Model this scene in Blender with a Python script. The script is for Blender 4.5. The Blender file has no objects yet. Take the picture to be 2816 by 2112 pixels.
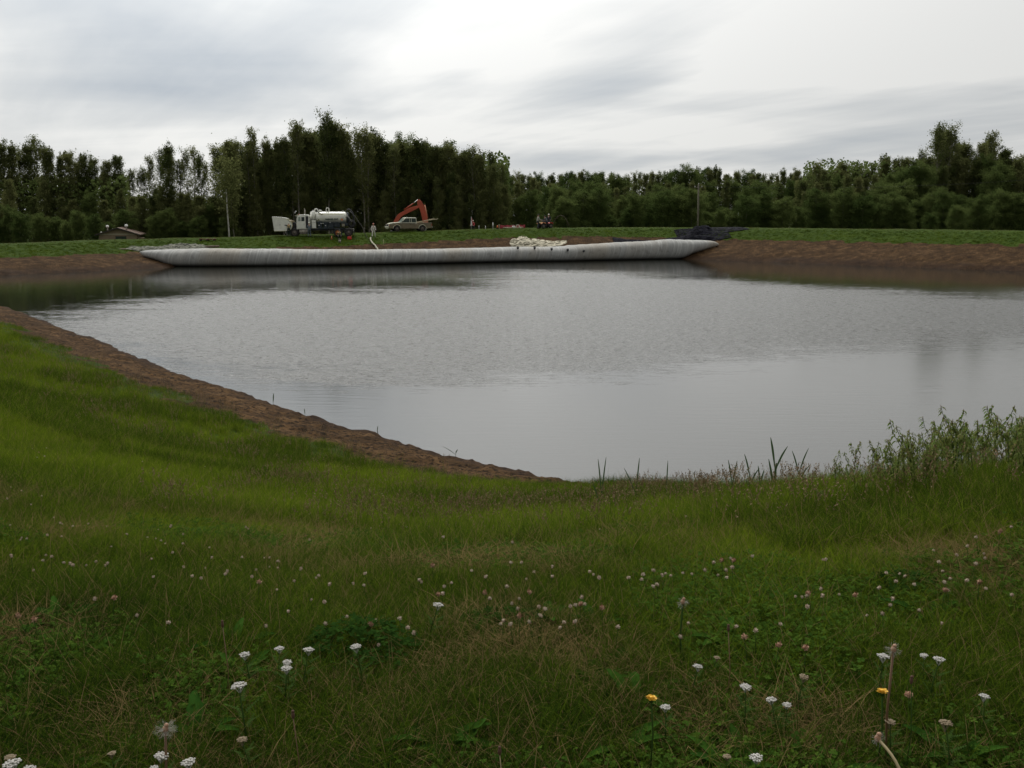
import bpy, math, random
import numpy as np
from mathutils import Vector, Matrix, Euler

R = math.radians
rng = random.Random(7)
nr = np.random.RandomState(11)
C = bpy.context.scene.collection

# ------------------------------------------------------------------ camera
EYE = 5.4                      # metres above the water (water is z = 0)
PITCH = 9.84
FPX = 2675.0                   # focal length in pixels of a 2816 wide frame
cam_d = bpy.data.cameras.new('camera')
cam_d.sensor_width = 36.0
cam_d.lens = 36.0 * FPX / 2816.0
cam_d.clip_start = 0.05
cam_d.clip_end = 6000
cam = bpy.data.objects.new('camera', cam_d)
C.objects.link(cam)
cam.location = (0, 0, EYE)
cam.rotation_euler = (R(90 - PITCH), 0, 0)
bpy.context.scene.camera = cam

# ------------------------------------------------------------------ sky
SUN_EL, SUN_AZ = 50.0, -14.0   # azimuth measured from +Y towards +X
W = bpy.data.worlds.new('World')
bpy.context.scene.world = W
W.use_nodes = True
nt = W.node_tree
nt.nodes.clear()
def wn(t, **k):
    n = nt.nodes.new(t)
    for a, b in k.items():
        setattr(n, a, b)
    return n
def lk(a, b):
    nt.links.new(a, b)
out = wn('ShaderNodeOutputWorld')
bg_sky = wn('ShaderNodeBackground')
bg_cl = wn('ShaderNodeBackground')
mixs = wn('ShaderNodeMixShader')
sky = wn('ShaderNodeTexSky', sky_type='NISHITA', sun_disc=False)
sky.sun_elevation = R(SUN_EL)
sky.sun_rotation = R(SUN_AZ)
lk(sky.outputs[0], bg_sky.inputs[0])
bg_sky.inputs[1].default_value = 0.07
tc = wn('ShaderNodeTexCoord')
sep = wn('ShaderNodeSeparateXYZ')
lk(tc.outputs['Generated'], sep.inputs[0])
def wm(op, a, b=None, c=None, clamp=False):
    n = wn('ShaderNodeMath', operation=op, use_clamp=clamp)
    for i, v in enumerate((a, b, c)):
        if v is None:
            continue
        if isinstance(v, (int, float)):
            n.inputs[i].default_value = v
        else:
            lk(v, n.inputs[i])
    return n.outputs[0]
# cloud deck seen in perspective: divide the direction by its height
zz = wm('ADD', wm('MAXIMUM', sep.outputs[2], 0.0), 0.10)
cx = wm('DIVIDE', sep.outputs[0], zz)
cy = wm('DIVIDE', sep.outputs[1], zz)
comb = wn('ShaderNodeCombineXYZ')
lk(wm('ADD', cx, wm('MULTIPLY', cy, 0.35)), comb.inputs[0])
lk(wm('MULTIPLY', cy, 0.62), comb.inputs[1])
n1 = wn('ShaderNodeTexNoise')
n1.inputs['Scale'].default_value = 0.52
n1.inputs['Detail'].default_value = 5
n1.inputs['Roughness'].default_value = 0.5
n1.inputs['Distortion'].default_value = 0.7
lk(comb.outputs[0], n1.inputs['Vector'])
comb2 = wn('ShaderNodeCombineXYZ')
lk(wm('MULTIPLY', cx, 0.35), comb2.inputs[0])
lk(wm('MULTIPLY', cy, 0.9), comb2.inputs[1])
comb2.inputs[2].default_value = 3.3
n2 = wn('ShaderNodeTexNoise')
n2.inputs['Scale'].default_value = 1.1
n2.inputs['Detail'].default_value = 5
n2.inputs['Distortion'].default_value = 0.4
lk(comb2.outputs[0], n2.inputs['Vector'])
def blob(az, el, saz, sel, tilt=0.0):
    # a soft darker bank of cloud at azimuth az, elevation el (degrees)
    a = wm('ARCTAN2', sep.outputs[0], sep.outputs[1])
    e = wm('ARCSINE', sep.outputs[2])
    da = wm('SUBTRACT', a, R(az))
    de = wm('SUBTRACT', e, R(el))
    ct, st = math.cos(R(tilt)), math.sin(R(tilt))
    u = wm('ADD', wm('MULTIPLY', da, ct), wm('MULTIPLY', de, st))
    v = wm('SUBTRACT', wm('MULTIPLY', de, ct), wm('MULTIPLY', da, st))
    u = wm('DIVIDE', u, R(saz))
    v = wm('DIVIDE', v, R(sel))
    q = wm('ADD', wm('MULTIPLY', u, u), wm('MULTIPLY', v, v))
    return wm('EXPONENT', wm('MULTIPLY', q, -1.0))
dark = wm('ADD', wm('MULTIPLY', blob(-24, 11.5, 14, 4.2, -18), 0.55),
          wm('MULTIPLY', blob(6, 7.6, 6.0, 1.9, 16), 0.72))
dark = wm('ADD', dark, wm('MULTIPLY', blob(17, 3.2, 12, 0.9, 1), 0.42))
dark = wm('ADD', dark, wm('MULTIPLY', blob(-9, 13, 5, 4, 40), 0.38))
dark = wm('ADD', dark, wm('MULTIPLY', blob(-20, 6.6, 7, 0.7, 2), 0.22))
# long wind-drawn streaks
comb3 = wn('ShaderNodeCombineXYZ')
lk(wm('ADD', wm('MULTIPLY', cx, 0.9), wm('MULTIPLY', cy, 0.55)), comb3.inputs[0])
lk(wm('SUBTRACT', wm('MULTIPLY', cy, 0.16), wm('MULTIPLY', cx, 0.10)), comb3.inputs[1])
comb3.inputs[2].default_value = 7.1
n3 = wn('ShaderNodeTexNoise')
n3.inputs['Scale'].default_value = 2.6
n3.inputs['Detail'].default_value = 6
n3.inputs['Roughness'].default_value = 0.55
n3.inputs['Distortion'].default_value = 0.3
lk(comb3.outputs[0], n3.inputs['Vector'])
dens = wm('ADD', wm('MULTIPLY', wm('SUBTRACT', n1.outputs[0], 0.5), 1.7),
          wm('MULTIPLY', wm('SUBTRACT', n2.outputs[0], 0.5), 1.0))
dens = wm('ADD', dens, wm('MULTIPLY', wm('SUBTRACT', n3.outputs[0], 0.5), 0.6))
tot = wm('ADD', wm('ADD', wm('MULTIPLY', dark, wm('ADD', 0.65, wm('MULTIPLY', n1.outputs[0], 0.7))), dens), 0.05, clamp=True)
ramp = wn('ShaderNodeValToRGB')
cr = ramp.color_ramp
cr.elements[0].position = 0.0
cr.elements[0].color = (0.88, 0.88, 0.86, 1)
cr.elements[1].position = 1.0
cr.elements[1].color = (0.39, 0.44, 0.50, 1)
e = cr.elements.new(0.35)
e.color = (0.66, 0.68, 0.69, 1)
lk(tot, ramp.inputs[0])
# brighter towards the veiled sun, dimmer behind the camera and at the zenith
sd = Vector((math.sin(R(SUN_AZ)) * math.cos(R(SUN_EL)), math.cos(R(SUN_AZ)) * math.cos(R(SUN_EL)), math.sin(R(SUN_EL))))
dot = wn('ShaderNodeVectorMath', operation='DOT_PRODUCT')
lk(tc.outputs['Generated'], dot.inputs[0])
dot.inputs[1].default_value = sd
s01 = wm('ADD', wm('MULTIPLY', dot.outputs['Value'], 0.5), 0.5, clamp=True)
glow = wm('ADD', wm('MULTIPLY', wm('POWER', s01, 22.0), 4.9), 0.0)
base = wm('ADD', 0.42, wm('MULTIPLY', wm('POWER', s01, 2.0), 0.66))
stren = wm('ADD', base, glow)
lp = wm('MULTIPLY', stren, 1.0)
lk(ramp.outputs[0], bg_cl.inputs[0])
lk(lp, bg_cl.inputs[1])
mixs.inputs[0].default_value = 0.96
lk(bg_sky.outputs[0], mixs.inputs[1])
lk(bg_cl.outputs[0], mixs.inputs[2])
lk(mixs.outputs[0], out.inputs[0])

sl = bpy.data.lights.new('sun', 'SUN')
sl.energy = 0.7
sl.angle = R(25)
sl.color = (1.0, 0.95, 0.86)
so = bpy.data.objects.new('sun', sl)
C.objects.link(so)
so.rotation_euler = (-sd).to_track_quat('-Z', 'Y').to_euler()

vs = bpy.context.scene.view_settings
vs.view_transform = 'Standard'
vs.look = 'None'
vs.exposure = 0.0
vs.gamma = 1.0
bpy.context.scene.cycles.max_bounces = 4
bpy.context.scene.cycles.diffuse_bounces = 2
bpy.context.scene.cycles.transmission_bounces = 3
bpy.context.scene.cycles.glossy_bounces = 3

# ------------------------------------------------------------------ photo geometry -> world
_cp, _sp = math.cos(R(PITCH)), math.sin(R(PITCH))
def ray(px, py):
    a, b = (px - 1408.0) / FPX, (1056.0 - py) / FPX
    return Vector((a, _cp + b * _sp, -_sp + b * _cp))
def U(px, py, z=0.0):
    d = ray(px, py)
    t = (z - EYE) / d.z
    return Vector((d.x * t, d.y * t, z))
def P(px, py, Y):
    d = ray(px, py)
    t = Y / d.y
    return Vector((d.x * t, Y, EYE + d.z * t))

# ------------------------------------------------------------------ helpers
def tag(o, label=None, cat=None, group=None, kind=None):
    if label: o['label'] = label
    if cat: o['category'] = cat
    if group: o['group'] = group
    if kind: o['kind'] = kind
    return o
def empty(name, loc, label, cat, rz=0.0, group=None):
    o = bpy.data.objects.new(name, None)
    o.empty_display_size = 0.3
    C.objects.link(o)
    o.location = loc
    o.rotation_euler = (0, 0, rz)
    return tag(o, label, cat, group)

class MB:
    """collects shapes and links them as one mesh object"""
    def __init__(s):
        s.v, s.f, s.m, s.sm = [], [], [], []
    def add(s, vs, fs, mi=0, smooth=False):
        b = len(s.v)
        s.v += [tuple(v) for v in vs]
        s.f += [tuple(b + i for i in f) for f in fs]
        s.m += [mi] * len(fs)
        s.sm += [smooth] * len(fs)
        return s
    def box(s, c, d, rot=None, mi=0, bev=0.0):
        x, y, z = d[0] / 2, d[1] / 2, d[2] / 2
        if bev > 0:
            q = min(bev, x * .9, y * .9, z * .9)
            pts = []
            fs = []
            for sx in (-1, 1):
                for sy in (-1, 1):
                    for sz in (-1, 1):
                        pts += [(sx * x, sy * (y - q), sz * (z - q)), (sx * (x - q), sy * y, sz * (z - q)), (sx * (x - q), sy * (y - q), sz * z)]
            def I(sx, sy, sz, k):
                return (((sx > 0) * 4 + (sy > 0) * 2 + (sz > 0)) * 3) + k
            for sg in (-1, 1):
                fs.append([I(sg, -1, -1, 0), I(sg, 1, -1, 0), I(sg, 1, 1, 0), I(sg, -1, 1, 0)][::sg])
                fs.append([I(-1, sg, -1, 1), I(-1, sg, 1, 1), I(1, sg, 1, 1), I(1, sg, -1, 1)][::sg])
                fs.append([I(-1, -1, sg, 2), I(1, -1, sg, 2), I(1, 1, sg, 2), I(-1, 1, sg, 2)][::sg])
            for a in (-1, 1):
                for b in (-1, 1):
                    fs.append([I(a, b, -1, 0), I(a, b, 1, 0), I(a, b, 1, 1), I(a, b, -1, 1)])
                    fs.append([I(a, -1, b, 0), I(a, 1, b, 0), I(a, 1, b, 2), I(a, -1, b, 2)])
                    fs.append([I(-1, a, b, 1), I(1, a, b, 1), I(1, a, b, 2), I(-1, a, b, 2)])
                    for c2 in (-1, 1):
                        fs.append([I(a, b, c2, 0), I(a, b, c2, 1), I(a, b, c2, 2)])
        else:
            pts = [(i * x, j * y, k * z) for i in (-1, 1) for j in (-1, 1) for k in (-1, 1)]
            fs = [(0, 1, 3, 2), (4, 6, 7, 5), (0, 4, 5, 1), (2, 3, 7, 6), (0, 2, 6, 4), (1, 5, 7, 3)]
        M = (Euler(rot).to_matrix() if rot else Matrix.Identity(3))
        c = Vector(c)
        return s.add([M @ Vector(p) + c for p in pts], fs, mi)
    def tube(s, pts, r, n=8, mi=0, cap=True, smooth=True):
        pts = [Vector(p) for p in pts]
        rs = r if isinstance(r, (list, tuple)) else [r] * len(pts)
        vs, fs = [], []
        up = None
        for i, p in enumerate(pts):
            t = (pts[min(i + 1, len(pts) - 1)] - pts[max(i - 1, 0)])
            t = t.normalized() if t.length > 1e-9 else Vector((0, 0, 1))
            if up is None:
                up = t.cross(Vector((0.13, 0.27, 0.95)) if abs(t.z) < .9 else Vector((1, 0.1, 0))).normalized()
            u = (up - t * up.dot(t)).normalized()
            w = t.cross(u)
            up = u
            for k in range(n):
                a = 2 * math.pi * k / n
                vs.append(p + (u * math.cos(a) + w * math.sin(a)) * rs[i])
        for i in range(len(pts) - 1):
            for k in range(n):
                a, b = i * n + k, i * n + (k + 1) % n
                fs.append((a, b, b + n, a + n))
        if cap:
            fs.append(tuple(range(n))[::-1])
            fs.append(tuple((len(pts) - 1) * n + k for k in range(n)))
        return s.add(vs, fs, mi, smooth)
    def cyl(s, a, b, r, n=16, mi=0, r2=None):
        return s.tube([a, b], [r, r if r2 is None else r2], n, mi)
    def ell(s, c, r, n=12, mi=0, rot=None):
        vs, fs = [], []
        M = (Euler(rot).to_matrix() if rot else Matrix.Identity(3))
        h = n // 2
        for i in range(h + 1):
            th = math.pi * i / h
            for k in range(n):
                ph = 2 * math.pi * k / n
                q = Vector((math.sin(th) * math.cos(ph) * r[0], math.sin(th) * math.sin(ph) * r[1], math.cos(th) * r[2]))
                vs.append(M @ q + Vector(c))
        for i in range(h):
            for k in range(n):
                a, b = i * n + k, i * n + (k + 1) % n
                fs.append((a, a + n, b + n, b))
        return s.add(vs, fs, mi, True)
    def capsule(s, a, b, ra, rb, n=10, mi=0):
        a, b = Vector(a), Vector(b)
        d = (b - a)
        L = max(d.length, 1e-6)
        d = d / L
        pts, rs = [], []
        for k in range(5):
            q = math.pi / 2 * k / 4
            pts.append(a - d * ra * math.cos(q)); rs.append(max(ra * math.sin(q), 1e-4))
        for k in range(1, 4):
            pts.append(a + d * L * k / 4); rs.append(ra + (rb - ra) * k / 4)
        for k in range(5):
            q = math.pi / 2 * (1 - k / 4)
            pts.append(b + d * rb * math.cos(q)); rs.append(max(rb * math.sin(q), 1e-4))
        return s.tube(pts, rs, n, mi)
    def prism(s, poly, y0, y1, mi=0, axis='y'):
        """poly: list of (x, z) extruded along y"""
        n = len(poly)
        vs = [(p[0], y0, p[1]) for p in poly] + [(p[0], y1, p[1]) for p in poly]
        fs = [tuple(range(n)), tuple(range(2 * n - 1, n - 1, -1))]
        fs += [(i, i + n, (i + 1) % n + n, (i + 1) % n) for i in range(n)]
        return s.add(vs, fs, mi)
    def build(s, name, mats, parent=None, bevel=0.0, loc=None):
        me = bpy.data.meshes.new(name)
        me.from_pydata(s.v, [], s.f)
        me.polygons.foreach_set('material_index', s.m)
        me.polygons.foreach_set('use_smooth', s.sm)
        me.update()
        for m in (mats if isinstance(mats, (list, tuple)) else [mats]):
            me.materials.append(m)
        o = bpy.data.objects.new(name, me)
        C.objects.link(o)
        if parent is not None:
            o.parent = parent
        if loc is not None:
            o.location = loc
        if bevel > 0:
            b = o.modifiers.new('bevel', 'BEVEL')
            b.width = bevel; b.segments = 2; b.limit_method = 'ANGLE'; b.angle_limit = R(40)
        return o

def copy_tree(o, parent=None):
    c = o.copy()
    C.objects.link(c)
    c.parent = parent
    for ch in [q for q in bpy.data.objects if q.parent == o]:
        copy_tree(ch, c)
    return c

def fast_copy(o, kids, loc, rot, sc, label=None):
    c = o.copy(); C.objects.link(c)
    c.location = loc; c.rotation_euler = rot; c.scale = sc
    if label: c['label'] = label
    for k in kids:
        d = k.copy(); C.objects.link(d); d.parent = c
    return c

# numpy value noise
def _h(ix, iy, seed):
    n = (ix.astype(np.int64) * 374761393 + iy.astype(np.int64) * 668265263 + seed * 1442695041) & 0x7fffffff
    n = (n ^ (n >> 13)) * 1274126177 & 0x7fffffff
    return ((n ^ (n >> 16)) & 0xffff) / 65535.0
def vnoise(x, y, seed=0):
    x = np.asarray(x, float); y = np.asarray(y, float)
    ix, iy = np.floor(x), np.floor(y)
    fx, fy = x - ix, y - iy
    fx = fx * fx * (3 - 2 * fx); fy = fy * fy * (3 - 2 * fy)
    ix = ix.astype(np.int64); iy = iy.astype(np.int64)
    a, b = _h(ix, iy, seed), _h(ix + 1, iy, seed)
    c, d = _h(ix, iy + 1, seed), _h(ix + 1, iy + 1, seed)
    return (a + (b - a) * fx) * (1 - fy) + (c + (d - c) * fx) * fy
def fbm(x, y, oc=4, seed=0):
    t, a, w = 0, 0.5, 0
    x = np.asarray(x, float); y = np.asarray(y, float)
    for i in range(oc):
        t = t + a * vnoise(x * 2 ** i, y * 2 ** i, seed + i * 17); w += a; a *= .5
    return t / w
def sstep(a, b, x):
    t = np.clip((x - a) / (b - a), 0, 1)
    return t * t * (3 - 2 * t)

# ------------------------------------------------------------------ materials
def mat(name, col, rough=0.6, metal=0.0, var=0.0, vscale=5.0, col2=None, bump=0.0, bscale=20.0, spec=0.5, trans=0.0, coat=0.0, objrand=0.0):
    m = bpy.data.materials.new(name)
    m.use_nodes = True
    t = m.node_tree
    b = t.nodes['Principled BSDF']
    b.inputs['Roughness'].default_value = rough
    b.inputs['Metallic'].default_value = metal
    b.inputs['Specular IOR Level'].default_value = spec
    if coat: b.inputs['Coat Weight'].default_value = coat
    c = (*col, 1)
    b.inputs['Base Color'].default_value = c
    sock = None
    if var > 0 or col2:
        tcn = t.nodes.new('ShaderNodeTexCoord')
        n = t.nodes.new('ShaderNodeTexNoise')
        n.inputs['Scale'].default_value = vscale
        n.inputs['Detail'].default_value = 6
        t.links.new(tcn.outputs['Object'], n.inputs['Vector'])
        rp = t.nodes.new('ShaderNodeValToRGB')
        rp.color_ramp.elements[0].position = .32
        rp.color_ramp.elements[1].position = .68
        c2 = col2 if col2 else tuple(x * (1 - var) for x in col)
        rp.color_ramp.elements[0].color = (*c2, 1)
        rp.color_ramp.elements[1].color = c
        t.links.new(n.outputs[0], rp.inputs[0])
        sock = rp.outputs[0]
    if objrand > 0:
        oi = t.nodes.new('ShaderNodeObjectInfo')
        hs = t.nodes.new('ShaderNodeHueSaturation')
        mr = t.nodes.new('ShaderNodeMapRange')
        mr.inputs['To Min'].default_value = 1 - objrand
        mr.inputs['To Max'].default_value = 1 + objrand
        t.links.new(oi.outputs['Random'], mr.inputs['Value'])
        t.links.new(mr.outputs[0], hs.inputs['Value'])
        if sock is not None: t.links.new(sock, hs.inputs['Color'])
        else: hs.inputs['Color'].default_value = c
        sock = hs.outputs[0]
    if sock is not None:
        t.links.new(sock, b.inputs['Base Color'])
    if bump > 0:
        tcn = t.nodes.new('ShaderNodeTexCoord')
        n = t.nodes.new('ShaderNodeTexNoise')
        n.inputs['Scale'].default_value = bscale
        n.inputs['Detail'].default_value = 6
        t.links.new(tcn.outputs['Object'], n.inputs['Vector'])
        bp = t.nodes.new('ShaderNodeBump')
        bp.inputs['Strength'].default_value = bump
        bp.inputs['Distance'].default_value = 1.0 / bscale
        t.links.new(n.outputs[0], bp.inputs['Height'])
        t.links.new(bp.outputs[0], b.inputs['Normal'])
    if trans > 0:
        tr = t.nodes.new('ShaderNodeBsdfTranslucent')
        mx = t.nodes.new('ShaderNodeMixShader')
        mx.inputs[0].default_value = trans
        if sock is not None: t.links.new(sock, tr.inputs['Color'])
        else: tr.inputs['Color'].default_value = c
        t.links.new(b.outputs[0], mx.inputs[1])
        t.links.new(tr.outputs[0], mx.inputs[2])
        t.links.new(mx.outputs[0], t.nodes['Material Output'].inputs[0])
    return m

# ------------------------------------------------------------------ pond outline and terrain height
def sh(v, dy):
    return (v.x, v.y + dy)
ctrl = [sh(U(0, 845), 0), sh(U(155, 898), 0), sh(U(325, 963), 0), sh(U(480, 1028), 0), sh(U(665, 1083), 0), sh(U(830, 1140), 0),
        sh(U(1000, 1192), 0), sh(U(1250, 1262), 0), sh(U(1450, 1312), 0), (3.6, 17.7), (8, 18.0), (14, 19.2), (23, 22), (36, 28), (50, 43), (60, 60), (66, 74),
        (62, 86), sh(U(2816, 745.6), 0), sh(U(2600, 738.5), 0), sh(U(2400, 731), 0), sh(U(2116, 720), 0), sh(U(1925, 714), 0), (18.5, 124),
        sh(U(1700, 716), 2.0), sh(U(1400, 719.5), 2.0), sh(U(1046, 725.5), 2.0), sh(U(797, 731), 2.0), sh(U(618, 734), 1.8), sh(U(500, 734), 1.5),
        sh(U(430, 737), 0), sh(U(244, 747), 0), sh(U(0, 757), 0), (-52.5, 81), (-50, 75.5), (-41.5, 70)]
def catmull(pts, k=5, closed=True):
    o = []
    n = len(pts)
    for i in range(n if closed else n - 1):
        if closed:
            p = [pts[(i + j - 1) % n] for j in range(4)]
        else:
            p = [pts[min(max(i + j - 1, 0), n - 1)] for j in range(4)]
        for s_ in range(k):
            t = s_ / k
            o.append(tuple(0.5 * ((2 * p[1][c]) + (-p[0][c] + p[2][c]) * t + (2 * p[0][c] - 5 * p[1][c] + 4 * p[2][c] - p[3][c]) * t * t
                                  + (-p[0][c] + 3 * p[1][c] - 3 * p[2][c] + p[3][c]) * t ** 3) for c in range(len(p[1]))))
    if not closed:
        o.append(tuple(pts[-1]))
    return o
POND = np.array(catmull(ctrl, 5))
def sdist(x, y, poly=POND):
    """signed distance to a closed outline, positive outside"""
    x = np.asarray(x, float).ravel(); y = np.asarray(y, float).ravel()
    best = np.full(x.shape, 1e18)
    inside = np.zeros(x.shape, bool)
    n = len(poly)
    for i in range(n):
        ax, ay = poly[i]; bx, by = poly[(i + 1) % n]
        dx, dy = bx - ax, by - ay
        L = dx * dx + dy * dy + 1e-12
        t = np.clip(((x - ax) * dx + (y - ay) * dy) / L, 0, 1)
        q = (x - ax - t * dx) ** 2 + (y - ay - t * dy) ** 2
        np.minimum(best, q, out=best)
        c = ((ay > y) != (by > y))
        if dy != 0:
            inside ^= c & (x < dx * (y - ay) / dy + ax)
    d = np.sqrt(best)
    return np.where(inside, -d, d)
def topz(x, y):
    far = np.interp(x, [-60, -52, -35, -18, 0, 30], [2.33, 2.48, 2.73, 3.17, 3.68, 3.72])
    near = 3.68 + 0.30 * sstep(1.5, 5.0, x)
    w = sstep(40, 75, y)
    return near * (1 - w) + far * w
def smin(a, b, k):
    h = np.clip(0.5 + 0.5 * (b - a) / k, 0, 1)
    return b * (1 - h) + a * h - k * h * (1 - h)
def soilw(x, y):
    """width of the bare soil belt above the water"""
    far = np.interp(x, [-50, -20, 0, 12, 25, 55], [6.2, 7.0, 8.6, 8.6, 7.8, 7.4])
    w = sstep(40, 75, y)
    near = np.interp(x, [-30, -10, -3, 0.5, 2.5], [2.6, 3.1, 3.1, 1.7, 0.7])
    return near * (1 - w) + far * w
def terrain(x, y, full=False):
    shp = np.shape(x)
    x = np.asarray(x, float).ravel(); y = np.asarray(y, float).ravel()
    s0 = sdist(x, y)
    near = 1 - sstep(45, 70, y)
    s = s0 + near * (fbm(x * .9, y * .9, 4, 3) - .5) * 0.55 * sstep(-3, 0, s0) * (1 - sstep(2, 6, s0)) + (1 - near) * (fbm(x * .5, y * .5, 3, 5) - .5) * 0.8 * (1 - sstep(1, 8, s0))
    T = topz(x, y)
    we = near * (1 - sstep(-1, 3, x))
    q = np.maximum(s, 0) / (12.2 + 2.0 * we)
    z = np.where(s < 0, np.maximum(s * .33, -2.2), smin(q ** (1 + .18 * we) * T, T, 0.6))
    # small eroded step at the water's edge
    z = z + 0.13 * sstep(0.02, 0.3, s) * (1 - sstep(2, 7, s))
    sw = soilw(x, y)
    soil = 1 - sstep(-.35, .35, (s0 + (fbm(x * .8, y * .8, 4, 9) - .5) * (1.8 + 1.4 * near)) - sw)
    z = z + soil * (s > 0) * ((fbm(x * 2.3, y * 2.3, 4, 21) - .5) * 0.17 + (fbm(x * 7, y * 7, 3, 31) - .5) * 0.10)
    z = z + (1 - soil) * ((fbm(x * .5, y * .5, 3, 41) - .5) * 0.16 + (fbm(x * 2.5, y * 2.5, 3, 43) - .5) * 0.05)
    # the dyke falls away on its outer side
    back = sstep(0, 1, (y - 60) / 20)
    fall = sstep(17.5, 26, s0)
    z = z * (1 - fall * back) + (0.35 + (fbm(x * .05, y * .05, 3, 51) - .5) * 0.6) * fall * back
    if full:
        return z.reshape(shp), s0.reshape(shp), soil.reshape(shp)
    return z.reshape(shp)
def crest(px, s_want=12.9):
    """distance ahead at which the line of sight through column px has climbed the far bank"""
    Y = np.linspace(85, 150, 131)
    s = sdist((px - 1408) / FPX * (Y * _cp + .95), Y)
    return float(Y[np.argmax(s > s_want)])
def H(x, y):
    return float(terrain(np.array([x]), np.array([y]))[0])
# ------------------------------------------------------------------ ground and water
def polar_grid(rs, angs, fn, name, mats, attrs=None, closed=True):
    A, Rr = np.meshgrid(angs, rs)
    X, Y = Rr * np.sin(A), Rr * np.cos(A)
    Z, extra = fn(X, Y)
    nr_, na = X.shape
    co = np.stack([X.ravel(), Y.ravel(), Z.ravel()], 1)
    i, j = np.meshgrid(np.arange(nr_ - 1), np.arange(na if closed else na - 1), indexing='ij')
    j2 = (j + 1) % na
    q = np.stack([i * na + j, i * na + j2, (i + 1) * na + j2, (i + 1) * na + j], -1).reshape(-1, 4)[:, ::-1]
    me = bpy.data.meshes.new(name)
    me.vertices.add(len(co)); me.vertices.foreach_set('co', co.astype(np.float32).ravel())
    me.loops.add(q.size); me.loops.foreach_set('vertex_index', q.astype(np.int32).ravel())
    me.polygons.add(len(q)); me.polygons.foreach_set('loop_start', np.arange(0, q.size, 4, dtype=np.int32))
    me.polygons.foreach_set('use_smooth', np.ones(len(q), bool))
    me.update(calc_edges=True)
    for k, v in extra.items():
        a = me.attributes.new(k, 'FLOAT', 'POINT')
        a.data.foreach_set('value', v.astype(np.float32).ravel())
    for m in mats: me.materials.append(m)
    o = bpy.data.objects.new(name, me)
    C.objects.link(o)
    return o
rs = [0.0, 0.25]
while rs[-1] < 160: rs.append(rs[-1] + max(0.11, .0062 * rs[-1]))
while rs[-1] < 3500: rs.append(rs[-1] * 1.05)
fine = np.arange(-37, 37.01, .2)
angs = np.radians(np.concatenate([np.arange(-180, -37, 4.0), fine, np.arange(40, 180, 4.0)]))

def tnode(t, ty, **k):
    n = t.nodes.new(ty)
    for a, b in k.items(): setattr(n, a, b)
    return n
def tmath(t, op, a, b=None, clamp=False):
    n = t.nodes.new('ShaderNodeMath'); n.operation = op; n.use_clamp = clamp
    for i, v in enumerate((a, b)):
        if v is None: continue
        if isinstance(v, (int, float)): n.inputs[i].default_value = v
        else: t.links.new(v, n.inputs[i])
    return n.outputs[0]
def tnoise(t, vec, scale, detail=6, rough=.5, dist=0):
    n = t.nodes.new('ShaderNodeTexNoise')
    n.inputs['Scale'].default_value = scale; n.inputs['Detail'].default_value = detail
    n.inputs['Roughness'].default_value = rough; n.inputs['Distortion'].default_value = dist
    t.links.new(vec, n.inputs['Vector'])
    return n.outputs[0]
def tramp(t, f, els):
    r = t.nodes.new('ShaderNodeValToRGB')
    r.color_ramp.elements[0].position = els[0][0]; r.color_ramp.elements[0].color = (*els[0][1], 1)
    r.color_ramp.elements[1].position = els[-1][0]; r.color_ramp.elements[1].color = (*els[-1][1], 1)
    for p, c in els[1:-1]:
        e = r.color_ramp.elements.new(p); e.color = (*c, 1)
    t.links.new(f, r.inputs[0])
    return r.outputs[0]
def tmix(t, f, a, b):
    m = t.nodes.new('ShaderNodeMix'); m.data_type = 'RGBA'
    if isinstance(f, (int, float)): m.inputs[0].default_value = f
    else: t.links.new(f, m.inputs[0])
    for i, v in ((6, a), (7, b)):
        if isinstance(v, tuple): m.inputs[i].default_value = (*v, 1)
        else: t.links.new(v, m.inputs[i])
    return m.outputs[2]

gm = bpy.data.materials.new('ground soil and turf'); gm.use_nodes = True
t = gm.node_tree; B = t.nodes['Principled BSDF']
geo = tnode(t, 'ShaderNodeNewGeometry'); pos = geo.outputs['Position']
at = tnode(t, 'ShaderNodeAttribute', attribute_name='soil'); soilf = at.outputs['Fac']
soil_c = tramp(t, tnoise(t, pos, 1.1, 9, .62, .3), [(0.3, (.028, .017, .009)), (0.5, (.070, .040, .018)), (0.72, (.145, .085, .040))])
soil_c = tmix(t, tramp(t, tnoise(t, pos, 9, 5, .6), [(0.40, (1, 1, 1)), (0.52, (0, 0, 0))]), soil_c, (.016, .010, .006))
grass_c = tramp(t, tnoise(t, pos, .5, 9, .65), [(0.3, (.020, .027, .007)), (0.5, (.032, .050, .010)), (0.7, (.055, .060, .016))])
far_at = tnode(t, 'ShaderNodeAttribute', attribute_name='lush')
grass_c = tmix(t, far_at.outputs['Fac'], grass_c, tramp(t, tnoise(t, pos, .9, 8, .7), [(0.3, (.020, .040, .005)), (0.7, (.050, .078, .009))]))
edge = tmath(t, 'ADD', soilf, tmath(t, 'MULTIPLY', tmath(t, 'SUBTRACT', tnoise(t, pos, 3.0, 6, .7), .5), 1.1))
f = tramp(t, edge, [(0.42, (0, 0, 0)), (0.56, (1, 1, 1))])
colr = tmix(t, f, grass_c, soil_c)
wet = tnode(t, 'ShaderNodeAttribute', attribute_name='wet')
colr = tmix(t, tmath(t, 'MULTIPLY', wet.outputs['Fac'], .62), colr, (.022, .012, .008))
t.links.new(colr, B.inputs['Base Color'])
rr = tmath(t, 'SUBTRACT', 0.95, tmath(t, 'MULTIPLY', wet.outputs['Fac'], .12))
t.links.new(rr, B.inputs['Roughness'])
B.inputs['Specular IOR Level'].default_value = .04
bp = tnode(t, 'ShaderNodeBump'); bp.inputs['Strength'].default_value = .8; bp.inputs['Distance'].default_value = .09
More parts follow.
